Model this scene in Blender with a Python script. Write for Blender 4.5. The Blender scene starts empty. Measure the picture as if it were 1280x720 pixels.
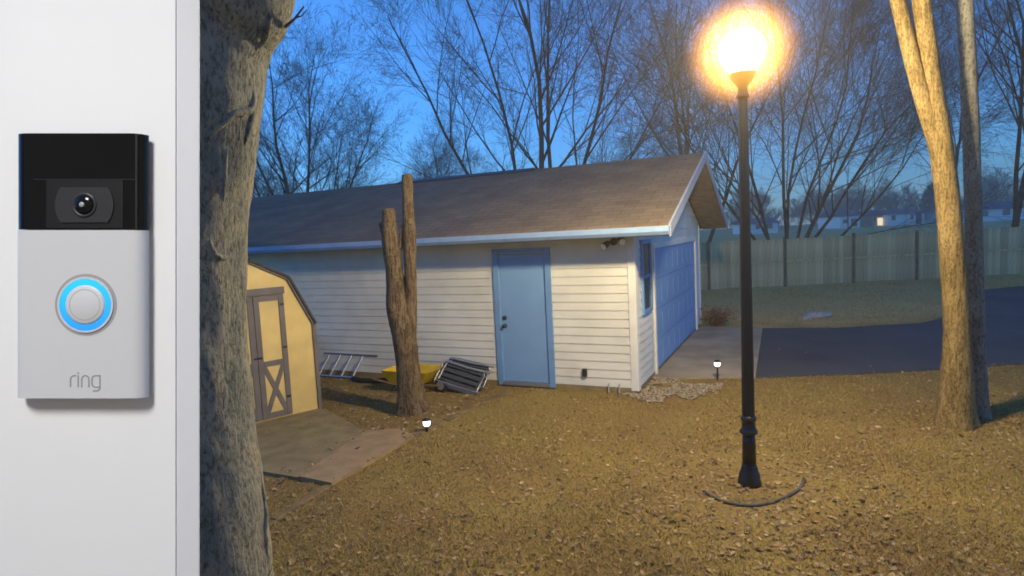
import bpy, math, random
from mathutils import Vector, Matrix, noise

S = bpy.context.scene
COL = S.collection
R = math.radians

# ------------------------------------------------------------------ camera
CAM_H = 2.4
cd = bpy.data.cameras.new('camera')
cam = bpy.data.objects.new('camera', cd)
COL.objects.link(cam)
cd.sensor_width = 36.0
cd.lens = 760.0 / 1280.0 * 36.0
cd.clip_start = 0.01
cd.clip_end = 1500
CAM_ROT = Matrix.Rotation(R(90 - 4.9), 4, 'X') @ Matrix.Rotation(R(-2.9), 4, 'Z')
CAM_MAT = Matrix.Translation((0, 0, CAM_H)) @ CAM_ROT
cam.matrix_world = CAM_MAT
S.camera = cam

# ------------------------------------------------------------------ dusk sky, weak sun, exposure
W = bpy.data.worlds.new('World')
S.world = W
W.use_nodes = True
wn = W.node_tree.nodes
wl = W.node_tree.links
bg = wn['Background']
sky = wn.new('ShaderNodeTexSky')
sky.sky_type = 'NISHITA'
sky.sun_disc = False
SUN_EL, SUN_ROT = 12.0, 305.0
sky.sun_elevation = R(SUN_EL)
sky.sun_rotation = R(SUN_ROT)
sky.air_density = 1.0
sky.dust_density = 0.15
sky.ozone_density = 9.0
wl.new(sky.outputs[0], bg.inputs[0])
bg.inputs[1].default_value = 0.14

sd = bpy.data.lights.new('sun', 'SUN')
sun = bpy.data.objects.new('sun', sd)
COL.objects.link(sun)
sd.energy = 0.02
sd.angle = R(12)
sd.color = (1.0, 0.85, 0.7)
_a = R(SUN_ROT)
sdir = Vector((math.sin(_a) * math.cos(R(SUN_EL)), math.cos(_a) * math.cos(R(SUN_EL)), math.sin(R(SUN_EL))))
sun.rotation_euler = (-sdir).to_track_quat('-Z', 'Y').to_euler()

S.render.engine = 'CYCLES'
S.view_settings.view_transform = 'Standard'
S.view_settings.look = 'None'
S.view_settings.exposure = 0.95
S.view_settings.gamma = 1.0
S.view_settings.use_curve_mapping = False
S.cycles.use_denoising = True
S.cycles.volume_bounces = 0
S.cycles.max_bounces = 4
S.cycles.use_adaptive_sampling = True
S.cycles.adaptive_threshold = 0.02
S.cycles.filter_width = 1.75
S.cycles.sample_clamp_indirect = 4.0

LAMP_COL = (1.0, 0.79, 0.44)
LAMP_L = 530.0

# ------------------------------------------------------------------ helpers
def P(u, v, y):
    """point at world depth y seen at photo position (u, v): used only to lay out real positions"""
    d = CAM_ROT.to_3x3() @ Vector(((u - 640) / 760, (360 - v) / 760, -1))
    return Vector((0, 0, CAM_H)) + d * (y / d.y)

def G(u, v, z=0.0):
    d = CAM_ROT.to_3x3() @ Vector(((u - 640) / 760, (360 - v) / 760, -1))
    return Vector((0, 0, CAM_H)) + d * ((z - CAM_H) / d.z)

class MB:
    def __init__(s):
        s.v = []; s.f = []
    def add(s, vs, fs):
        n = len(s.v)
        s.v.extend([tuple(p) for p in vs])
        s.f.extend([tuple(i + n for i in f) for f in fs])
        return s
    def box(s, x0, x1, y0, y1, z0, z1, M=None):
        c = [Vector(p) for p in ((x0,y0,z0),(x1,y0,z0),(x1,y1,z0),(x0,y1,z0),(x0,y0,z1),(x1,y0,z1),(x1,y1,z1),(x0,y1,z1))]
        if M is not None: c = [M @ p for p in c]
        return s.add(c, ((0,3,2,1),(4,5,6,7),(0,1,5,4),(1,2,6,5),(2,3,7,6),(3,0,4,7)))
    def prism(s, poly, a, b):
        """poly: list of 3D points, extruded from offset vector a to b"""
        n = len(poly); a = Vector(a); b = Vector(b)
        vs = [Vector(p) + a for p in poly] + [Vector(p) + b for p in poly]
        fs = [tuple(range(n - 1, -1, -1)), tuple(range(n, 2 * n))]
        fs += [(i, (i + 1) % n, n + (i + 1) % n, n + i) for i in range(n)]
        return s.add(vs, fs)
    def tube(s, pts, rad, sides=8, cap=True):
        pts = [Vector(p) for p in pts]
        n = len(pts)
        if not hasattr(rad, '__len__'): rad = [rad] * n
        vs = []; fs = []
        d = (pts[1] - pts[0]).normalized()
        ref = Vector((0, 0, 1)) if abs(d.z) < 0.9 else Vector((1, 0, 0))
        x = d.cross(ref).normalized()
        for i in range(n):
            if 0 < i < n - 1: d = (pts[i + 1] - pts[i - 1])
            elif i == 0: d = pts[1] - pts[0]
            else: d = pts[-1] - pts[-2]
            d.normalize()
            x = (x - d * x.dot(d))
            if x.length < 1e-6: x = d.orthogonal()
            x.normalize(); y = d.cross(x)
            for k in range(sides):
                a = 2 * math.pi * k / sides
                vs.append(pts[i] + x * (math.cos(a) * rad[i]) + y * (math.sin(a) * rad[i]))
        for i in range(n - 1):
            for k in range(sides):
                k2 = (k + 1) % sides
                fs.append((i * sides + k, i * sides + k2, (i + 1) * sides + k2, (i + 1) * sides + k))
        if cap:
            fs.append(tuple(range(sides - 1, -1, -1)))
            fs.append(tuple((n - 1) * sides + k for k in range(sides)))
        return s.add(vs, fs)
    def lathe(s, prof, c=(0, 0, 0), sides=24, axis=None):
        """prof: (radius, height) pairs"""
        c = Vector(c)
        if axis is None: q = Matrix.Identity(3)
        else: q = Vector((0, 0, 1)).rotation_difference(Vector(axis)).to_matrix()
        vs = []; fs = []
        for (r, h) in prof:
            for k in range(sides):
                a = 2 * math.pi * k / sides
                vs.append(c + q @ Vector((r * math.cos(a), r * math.sin(a), h)))
        for i in range(len(prof) - 1):
            for k in range(sides):
                k2 = (k + 1) % sides
                fs.append((i * sides + k, i * sides + k2, (i + 1) * sides + k2, (i + 1) * sides + k))
        fs.append(tuple(range(sides - 1, -1, -1)))
        fs.append(tuple((len(prof) - 1) * sides + k for k in range(sides)))
        return s.add(vs, fs)
    def mesh(s, name, mat, smooth=False):
        me = bpy.data.meshes.new(name)
        me.from_pydata(s.v, [], s.f)
        me.validate(); me.update()
        if mat: me.materials.append(mat)
        if smooth:
            me.shade_smooth()
        return me
    def build(s, name, mat, parent=None, smooth=False, bevel=0.0):
        me = s.mesh(name, mat, smooth)
        o = bpy.data.objects.new(name, me)
        COL.objects.link(o)
        if parent is not None: setparent(o, parent)
        if bevel:
            m = o.modifiers.new('bevel', 'BEVEL'); m.width = bevel; m.segments = 2; m.limit_method = 'ANGLE'
            m.harden_normals = False
        if smooth == 'auto':
            pass
        return o

def setparent(o, p):
    o.parent = p
    o.matrix_parent_inverse = WM[p.name].inverted() if p.name in WM else p.matrix_basis.inverted()

WM = {}
def thing(name, loc, label, cat, group=None, mat=None):
    o = bpy.data.objects.new(name, None)
    COL.objects.link(o)
    o.empty_display_size = 0.1
    m = mat if mat is not None else Matrix.Translation(loc)
    o.matrix_world = m
    WM[o.name] = m.copy()
    return tag(o, label, cat, group)

def tag(o, label=None, cat=None, group=None, kind=None):
    if label: o['label'] = label
    if cat: o['category'] = cat
    if group: o['group'] = group
    if kind: o['kind'] = kind
    return o

# ------------------------------------------------------------------ materials
MATS = {}
def mat(name, col, rough=0.8, var=0.0, scale=8.0, col2=None, metal=0.0, bump=0.0, bscale=60.0, stretch=None, spec=0.5, island=0.0, detail=6.0):
    if name in MATS: return MATS[name]
    m = bpy.data.materials.new(name); m.use_nodes = True
    nt = m.node_tree; n = nt.nodes; l = nt.links
    b = n['Principled BSDF']
    b.inputs['Roughness'].default_value = rough
    b.inputs['Metallic'].default_value = metal
    b.inputs['Specular IOR Level'].default_value = spec
    c1 = tuple(col) + (1,)
    b.inputs['Base Color'].default_value = c1
    tc = n.new('ShaderNodeTexCoord')
    vec = tc.outputs['Object']
    if stretch:
        mp = n.new('ShaderNodeMapping'); mp.inputs['Scale'].default_value = stretch
        l.new(vec, mp.inputs[0]); vec = mp.outputs[0]
    out = None
    if col2 is not None or var:
        nz = n.new('ShaderNodeTexNoise'); nz.inputs['Scale'].default_value = scale; nz.inputs['Detail'].default_value = detail
        l.new(vec, nz.inputs['Vector'])
        rp = n.new('ShaderNodeValToRGB')
        rp.color_ramp.elements[0].position = 0.34; rp.color_ramp.elements[1].position = 0.66
        if col2 is None:
            rp.color_ramp.elements[0].color = tuple(c * (1 - var) for c in col) + (1,)
            rp.color_ramp.elements[1].color = tuple(min(1, c * (1 + var)) for c in col) + (1,)
        else:
            rp.color_ramp.elements[0].color = c1
            rp.color_ramp.elements[1].color = tuple(col2) + (1,)
        l.new(nz.outputs['Fac'], rp.inputs[0])
        out = rp.outputs[0]
        l.new(out, b.inputs['Base Color'])
    if island:
        ge = n.new('ShaderNodeNewGeometry')
        hs = n.new('ShaderNodeHueSaturation')
        mr = n.new('ShaderNodeMapRange')
        mr.inputs['To Min'].default_value = 1 - island; mr.inputs['To Max'].default_value = 1 + island
        l.new(ge.outputs['Random Per Island'], mr.inputs['Value'])
        l.new(mr.outputs[0], hs.inputs['Value'])
        if out: l.new(out, hs.inputs['Color'])
        else: hs.inputs['Color'].default_value = c1
        l.new(hs.outputs[0], b.inputs['Base Color'])
    if bump:
        nb = n.new('ShaderNodeTexNoise'); nb.inputs['Scale'].default_value = bscale; nb.inputs['Detail'].default_value = 5
        l.new(vec, nb.inputs['Vector'])
        bp = n.new('ShaderNodeBump'); bp.inputs['Strength'].default_value = bump; bp.inputs['Distance'].default_value = 0.02
        l.new(nb.outputs['Fac'], bp.inputs['Height'])
        l.new(bp.outputs[0], b.inputs['Normal'])
    MATS[name] = m
    return m

def emit(name, col, strength):
    m = bpy.data.materials.new(name); m.use_nodes = True
    nt = m.node_tree; n = nt.nodes
    b = n['Principled BSDF']
    b.inputs['Base Color'].default_value = (0.8, 0.8, 0.8, 1)
    b.inputs['Emission Color'].default_value = tuple(col) + (1,)
    b.inputs['Emission Strength'].default_value = strength
    return m

M_siding = mat('siding_paint', (0.65, 0.65, 0.60), 0.6, var=0.10, scale=1.6, detail=10, bump=0.05, bscale=30)
M_trim = mat('cream_trim', (0.72, 0.72, 0.69), 0.55, var=0.05, scale=4)
M_blue = mat('blue_paint', (0.19, 0.355, 0.62), 0.45, var=0.05, scale=3)
M_bluetrim = mat('blue_trim', (0.16, 0.31, 0.56), 0.5, var=0.06, scale=4)
M_gutter = mat('gutter_paint', (0.27, 0.41, 0.66), 0.4, var=0.08, scale=5)
M_fascia = mat('fascia_paint', (0.32, 0.37, 0.45), 0.5, var=0.08, scale=5)
M_soffit = mat('soffit_wood', (0.24, 0.18, 0.12), 0.7, var=0.2, scale=6)
M_conc = mat('concrete', (0.24, 0.185, 0.085), 0.85, var=0.2, scale=4, bump=0.25, bscale=40)
M_conc2 = mat('concrete_brown', (0.29, 0.20, 0.10), 0.85, var=0.18, scale=5, bump=0.25, bscale=40)
M_apron = mat('apron_concrete', (0.32, 0.27, 0.19), 0.8, var=0.22, scale=1.5, bump=0.2, bscale=40)
M_asphalt = mat('asphalt', (0.048, 0.045, 0.044), 0.65, col2=(0.080, 0.075, 0.072), scale=0.8, bump=0.35, bscale=90, detail=12)
M_shed = mat('shed_paint', (0.74, 0.55, 0.20), 0.6, var=0.12, scale=2.2, detail=9, bump=0.05, bscale=25)
M_shedtrim = mat('shed_trim', (0.16, 0.14, 0.13), 0.65, var=0.12, scale=6)
M_shedroof = mat('shed_roof', (0.07, 0.06, 0.055), 0.9, var=0.2, scale=20)
M_iron = mat('black_iron', (0.012, 0.011, 0.011), 0.42, var=0.2, scale=15, bump=0.1, bscale=80)
M_blackmetal = mat('dark_metal', (0.02, 0.02, 0.022), 0.4)
M_alu = mat('aluminium', (0.45, 0.45, 0.46), 0.45, metal=0.8)
M_greyfab = mat('grey_webbing', (0.045, 0.05, 0.058), 0.7, var=0.2, scale=30)
M_yellow = mat('yellow_enamel', (0.62, 0.42, 0.02), 0.4, var=0.1, scale=8)
M_rubber = mat('rubber', (0.015, 0.015, 0.015), 0.8)
M_wood = mat('weathered_wood', (0.17, 0.115, 0.05), 0.85, var=0.3, scale=6, stretch=(1, 1, 1), bump=0.3, bscale=40)
M_fence = mat('fence_wood', (0.46, 0.40, 0.22), 0.85, var=0.25, scale=2.5, stretch=(3, 3, 0.6), bump=0.2, bscale=20)
M_fencepost = mat('fence_post_wood', (0.12, 0.11, 0.085), 0.85, var=0.25, scale=4)
M_glass = mat('window_glass', (0.03, 0.05, 0.09), 0.08, spec=0.8)
M_whitepl = mat('white_plastic', (0.75, 0.75, 0.75), 0.4)
M_stone = mat('pale_stone', (0.29, 0.235, 0.165), 0.85, island=0.4)
M_rock = mat('boulder', (0.33, 0.33, 0.33), 0.85, var=0.2, scale=10)
M_leaf = mat('dead_leaf', (0.22, 0.145, 0.066), 0.75, col2=(0.40, 0.29, 0.155), scale=7, island=0.5, detail=1)
M_grass = mat('dry_grass', (0.37, 0.255, 0.082), 0.8, col2=(0.29, 0.225, 0.070), scale=1.3, island=0.4)
M_shrub = mat('rust_shrub', (0.17, 0.09, 0.04), 0.8, island=0.4)
M_bark = mat('tree_bark', (0.10, 0.075, 0.053), 0.95, var=0.3, scale=3)
M_twig = mat('twig_bark', (0.125, 0.092, 0.064), 0.95)
M_ever = mat('evergreen', (0.022, 0.030, 0.016), 0.9, island=0.4)

def shingle_mat():
    m = mat('roof_shingle', (0.135, 0.100, 0.066), 0.95, col2=(0.19, 0.145, 0.095), scale=1.6, detail=9)
    nt = m.node_tree; n = nt.nodes; l = nt.links
    b = n['Principled BSDF']
    tc = [x for x in n if x.type == 'TEX_COORD'][0]
    rp = [x for x in n if x.type == 'VALTORGB'][0]
    mp = n.new('ShaderNodeMapping'); mp.inputs['Rotation'].default_value = (0, 0, -math.atan2(0.42507439, -0.90515842))
    l.new(tc.outputs['Object'], mp.inputs[0])
    br = n.new('ShaderNodeTexBrick'); br.inputs['Scale'].default_value = 1.0
    br.inputs['Brick Width'].default_value = 0.33; br.inputs['Row Height'].default_value = 0.145; br.inputs['Mortar Size'].default_value = 0.008; br.inputs['Mortar Smooth'].default_value = 0.3
    br.inputs['Color1'].default_value = (0.82, 0.82, 0.82, 1); br.inputs['Color2'].default_value = (1.12, 1.1, 1.08, 1); br.inputs['Mortar'].default_value = (0.45, 0.45, 0.45, 1)
    l.new(mp.outputs[0], br.inputs['Vector'])
    mx = n.new('ShaderNodeMix'); mx.data_type = 'RGBA'; mx.blend_type = 'MULTIPLY'; mx.inputs['Factor'].default_value = 0.8
    l.new(rp.outputs[0], mx.inputs['A']); l.new(br.outputs['Color'], mx.inputs['B']); l.new(mx.outputs['Result'], b.inputs['Base Color'])
    nz = n.new('ShaderNodeTexNoise'); nz.inputs['Scale'].default_value = 90; l.new(tc.outputs['Object'], nz.inputs['Vector'])
    ad = n.new('ShaderNodeMath'); ad.operation = 'MULTIPLY_ADD'; ad.inputs[1].default_value = 0.4
    iv = n.new('ShaderNodeMath'); iv.operation = 'SUBTRACT'; iv.inputs[0].default_value = 1.0; l.new(br.outputs['Fac'], iv.inputs[1])
    l.new(nz.outputs['Fac'], ad.inputs[0]); l.new(iv.outputs[0], ad.inputs[2])
    bp = n.new('ShaderNodeBump'); bp.inputs['Strength'].default_value = 0.6; bp.inputs['Distance'].default_value = 0.01
    l.new(ad.outputs[0], bp.inputs['Height']); l.new(bp.outputs[0], b.inputs['Normal'])
    return m
M_roof = shingle_mat()

def bark_mat(name, c1, c2, c3, sc=5.0, bump=0.6, fiss=0.25):
    m = bpy.data.materials.new(name); m.use_nodes = True
    nt = m.node_tree; n = nt.nodes; l = nt.links
    b = n['Principled BSDF']; b.inputs['Roughness'].default_value = 0.9; b.inputs['Specular IOR Level'].default_value = 0.2
    tc = n.new('ShaderNodeTexCoord')
    mp = n.new('ShaderNodeMapping'); mp.inputs['Scale'].default_value = (1, 1, 0.5); l.new(tc.outputs['Object'], mp.inputs[0])
    a = n.new('ShaderNodeTexNoise'); a.inputs['Scale'].default_value = sc; a.inputs['Detail'].default_value = 8; a.inputs['Roughness'].default_value = 0.65
    l.new(mp.outputs[0], a.inputs['Vector'])
    rp = n.new('ShaderNodeValToRGB'); e = rp.color_ramp.elements
    e[0].position = 0.33; e[0].color = c1 + (1,); e[1].position = 0.68; e[1].color = c3 + (1,)
    x = e.new(0.5); x.color = c2 + (1,)
    l.new(a.outputs['Fac'], rp.inputs[0])
    v = n.new('ShaderNodeTexVoronoi'); v.inputs['Scale'].default_value = sc * 9; l.new(mp.outputs[0], v.inputs['Vector'])
    fine = n.new('ShaderNodeTexNoise'); fine.inputs['Scale'].default_value = sc * 11; fine.inputs['Detail'].default_value = 6; fine.inputs['Roughness'].default_value = 0.7
    l.new(mp.outputs[0], fine.inputs['Vector'])
    fr = n.new('ShaderNodeValToRGB'); fr.color_ramp.elements[0].position = 0.38; fr.color_ramp.elements[0].color = (0.35, 0.33, 0.3, 1)
    fr.color_ramp.elements[1].position = 0.52; fr.color_ramp.elements[1].color = (1, 1, 1, 1)
    l.new(fine.outputs['Fac'], fr.inputs[0])
    mx = n.new('ShaderNodeMix'); mx.data_type = 'RGBA'; mx.blend_type = 'MULTIPLY'; mx.inputs['Factor'].default_value = 0.85
    l.new(rp.outputs[0], mx.inputs['A']); l.new(fr.outputs[0], mx.inputs['B'])
    l.new(mx.outputs['Result'], b.inputs['Base Color'])
    m2 = n.new('ShaderNodeMapping'); m2.inputs['Scale'].default_value = (1, 1, 0.13); l.new(tc.outputs['Object'], m2.inputs[0])
    fi = n.new('ShaderNodeTexNoise'); fi.inputs['Scale'].default_value = sc * 7; fi.inputs['Detail'].default_value = 4; fi.inputs['Distortion'].default_value = 0.8
    l.new(m2.outputs[0], fi.inputs['Vector'])
    f2 = n.new('ShaderNodeValToRGB'); f2.color_ramp.elements[0].position = 0.40; f2.color_ramp.elements[0].color = (0.4, 0.38, 0.36, 1); f2.color_ramp.elements[1].position = 0.50; f2.color_ramp.elements[1].color = (1, 1, 1, 1)
    l.new(fi.outputs['Fac'], f2.inputs[0])
    my = n.new('ShaderNodeMix'); my.data_type = 'RGBA'; my.blend_type = 'MULTIPLY'; my.inputs['Factor'].default_value = fiss
    l.new(mx.outputs['Result'], my.inputs['A']); l.new(f2.outputs[0], my.inputs['B']); l.new(my.outputs['Result'], b.inputs['Base Color'])
    ae = n.new('ShaderNodeMath'); ae.operation = 'MULTIPLY_ADD'; ae.inputs[1].default_value = fiss * 1.5
    l.new(f2.outputs[0], ae.inputs[0]); l.new(fine.outputs['Fac'], ae.inputs[2])
    ad = n.new('ShaderNodeMath'); ad.operation = 'ADD'
    l.new(ae.outputs[0], ad.inputs[0]); l.new(a.outputs['Fac'], ad.inputs[1])
    bp = n.new('ShaderNodeBump'); bp.inputs['Strength'].default_value = bump; bp.inputs['Distance'].default_value = 0.03
    l.new(ad.outputs[0], bp.inputs['Height']); l.new(bp.outputs[0], b.inputs['Normal'])
    return m
M_bigbark = bark_mat('grey_green_bark', (0.155, 0.165, 0.15), (0.28, 0.285, 0.235), (0.44, 0.385, 0.275), 8, 0.6, 0.18)
M_paleBark = bark_mat('pale_bark', (0.22, 0.155, 0.06), (0.33, 0.235, 0.095), (0.42, 0.305, 0.135), 5, 0.8, 0.5)
M_greyBark = bark_mat('grey_bark', (0.16, 0.155, 0.13), (0.22, 0.215, 0.18), (0.29, 0.28, 0.24), 4, 0.4)
M_stumpBark = bark_mat('brown_bark', (0.15, 0.105, 0.062), (0.23, 0.165, 0.095), (0.32, 0.235, 0.145), 6, 0.8, 0.8)

# ground material: dry lawn, patches of green-brown, bare dirt
def lawn_mat():
    m = bpy.data.materials.new('dry_lawn'); m.use_nodes = True
    nt = m.node_tree; n = nt.nodes; l = nt.links
    b = n['Principled BSDF']; b.inputs['Roughness'].default_value = 0.95; b.inputs['Specular IOR Level'].default_value = 0.1
    tc = n.new('ShaderNodeTexCoord')
    a = n.new('ShaderNodeTexNoise'); a.inputs['Scale'].default_value = 0.9; a.inputs['Detail'].default_value = 7; l.new(tc.outputs['Object'], a.inputs['Vector'])
    f = n.new('ShaderNodeTexNoise'); f.inputs['Scale'].default_value = 28; f.inputs['Detail'].default_value = 6; f.inputs['Roughness'].default_value = 0.7; l.new(tc.outputs['Object'], f.inputs['Vector'])
    rp = n.new('ShaderNodeValToRGB'); e = rp.color_ramp.elements
    e[0].position = 0.38; e[0].color = (0.215, 0.146, 0.058, 1)
    e[1].position = 0.60; e[1].color = (0.255, 0.19, 0.062, 1)
    l.new(a.outputs['Fac'], rp.inputs[0])
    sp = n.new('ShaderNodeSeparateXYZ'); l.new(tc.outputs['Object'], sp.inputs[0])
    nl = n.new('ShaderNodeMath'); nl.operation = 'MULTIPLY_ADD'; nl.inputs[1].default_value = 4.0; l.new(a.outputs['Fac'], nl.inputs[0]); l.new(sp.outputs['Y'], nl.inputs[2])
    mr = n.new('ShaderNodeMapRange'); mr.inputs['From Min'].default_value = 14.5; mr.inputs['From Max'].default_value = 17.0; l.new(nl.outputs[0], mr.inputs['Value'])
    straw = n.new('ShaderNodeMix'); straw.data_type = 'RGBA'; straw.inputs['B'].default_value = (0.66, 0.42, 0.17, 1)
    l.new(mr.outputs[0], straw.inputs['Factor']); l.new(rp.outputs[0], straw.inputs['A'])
    r2 = n.new('ShaderNodeValToRGB'); r2.color_ramp.elements[0].position = 0.3; r2.color_ramp.elements[0].color = (0.62, 0.62, 0.62, 1)
    r2.color_ramp.elements[1].position = 0.7; r2.color_ramp.elements[1].color = (1.35, 1.3, 1.2, 1)
    l.new(f.outputs['Fac'], r2.inputs[0])
    mx = n.new('ShaderNodeMix'); mx.data_type = 'RGBA'; mx.blend_type = 'MULTIPLY'; mx.inputs['Factor'].default_value = 1
    l.new(straw.outputs['Result'], mx.inputs['A']); l.new(r2.outputs[0], mx.inputs['B'])
    l.new(mx.outputs['Result'], b.inputs['Base Color'])
    bp = n.new('ShaderNodeBump'); bp.inputs['Strength'].default_value = 0.3; bp.inputs['Distance'].default_value = 0.02
    l.new(f.outputs['Fac'], bp.inputs['Height']); l.new(bp.outputs[0], b.inputs['Normal'])
    return m
M_lawn = lawn_mat()

# ------------------------------------------------------------------ layout frames
GO = Vector((1.76, 8.72, 0))
GW = Vector((0.42507439, 0.90515842, 0))      # along the gable end, away from the camera
GU = Vector((-0.90515842, 0.42507439, 0))     # along the long wall, to the left
GM = Matrix.Translation(GO) @ Matrix((( -GU.x, GW.x, 0, 0), (-GU.y, GW.y, 0, 0), (0, 0, 1, 0), (0, 0, 0, 1)))
# garage local: x = -a (right of corner positive), y = b (depth), z up
def gpt(a, b, z): return GM @ Vector((-a, b, z))
SH0 = Vector((-2.88, 8.76, 0))
SS = Vector((-0.745, -0.667, 0)).normalized()
SN = Vector((-SS.y, SS.x, 0))                  # (0.667,-0.745): out of the shed front
LP = G(937, 605)

def ground_z(x, y):
    if y < 26: base = 0.0
    else: base = min(0.7, (y - 26) / 50 * 0.7)
    if -8 < x < 14 and 0 < y < 22:
        base += 0.012 * noise.noise(Vector((x * 0.9, y * 0.9, 0)))
    return base

# ------------------------------------------------------------------ ground sheet
def build_ground():
    def axis(lo, hi, f0, f1, fine, growth=1.25):
        c = []
        x = f0
        while x <= f1: c.append(x); x += fine
        st = fine; x = c[-1]
        while x < hi: st *= growth; x = min(hi, x + st); c.append(x)
        st = fine; x = c[0]
        while x > lo: st *= growth; x = max(lo, x - st); c.insert(0, x)
        return c
    xs = axis(-260, 300, -8, 14, 0.25); ys = axis(-60, 300, 0, 22, 0.25)
    mb = MB()
    vs = [(x, y, ground_z(x, y)) for y in ys for x in xs]
    nx = len(xs)
    fs = [(j * nx + i, j * nx + i + 1, (j + 1) * nx + i + 1, (j + 1) * nx + i) for j in range(len(ys) - 1) for i in range(nx - 1)]
    mb.add(vs, fs)
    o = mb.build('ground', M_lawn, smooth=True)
    tag(o, 'dry brown lawn with scattered dead leaves', None, kind='structure')
build_ground()

def sheet(name, pts, z0, z1, m, label=None):
    mb = MB()
    mb.prism([Vector((p[0], p[1], 0)) for p in pts], (0, 0, z0), (0, 0, z1))
    o = mb.build(name, m)
    tag(o, label, None, kind='structure')
    return o
def ccw(pts):
    a = sum(pts[i][0] * pts[(i + 1) % len(pts)][1] - pts[(i + 1) % len(pts)][0] * pts[i][1] for i in range(len(pts)))
    return pts if a > 0 else pts[::-1]
DRIVE = ccw([(3.72, 9.30), (5.1, 9.20), (6.59, 9.24), (7.9, 9.3), (14, 9.8), (60, 12.5), (60, 22)] + [tuple(G(u, v)[:2]) for u, v in ((1290, 357), (1227, 363), (1208, 378), (1190, 396), (1150, 405), (1095, 408), (1043, 411))] + [(5.66, 13.7)])
ap0 = gpt(0, 1.0, 0); ap1 = gpt(0, 6.0, 0)
APRON = ccw([(ap0.x, ap0.y), (2.6, 9.45), (3.715, 9.30), (5.655, 13.7), (ap1.x + 0.3, ap1.y + 0.1), (ap1.x, ap1.y)])
SLAB1 = ccw([tuple((SH0 + SS * -0.02)[:2]), tuple((SH0 + SS * 1.9)[:2]), tuple(G(315, 590)[:2]), tuple(G(372, 600)[:2]), tuple(G(455, 541)[:2])])
SLAB2 = ccw([tuple(G(374, 600.5)[:2]), tuple(G(415, 609)[:2]), tuple(G(518, 549)[:2]), tuple(G(500, 540)[:2]), tuple(G(457, 541.5)[:2])])
sheet('driveway', DRIVE, -0.08, 0.022, M_asphalt, 'dark asphalt driveway beyond the lamp post')
sheet('driveway_apron', APRON, -0.08, 0.030, M_apron, 'grey concrete apron before the garage door')
sheet('concrete_pad', SLAB1, -0.08, 0.030, M_conc, 'grey concrete pad before the shed')
sheet('concrete_ramp', SLAB2, -0.08, 0.046, M_conc2, 'brown concrete slab beside the pad')

# ------------------------------------------------------------------ porch under the camera (carries the doorbell post)
DECK_Z = 1.0
mb = MB(); mb.box(-1.8, 2.0, -1.2, 0.7, 0, DECK_Z - 0.08); mb.box(-1.85, 2.05, -1.2, 0.75, DECK_Z - 0.08, DECK_Z)
tag(mb.build('porch_floor', M_conc), None, None, kind='structure')

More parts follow.
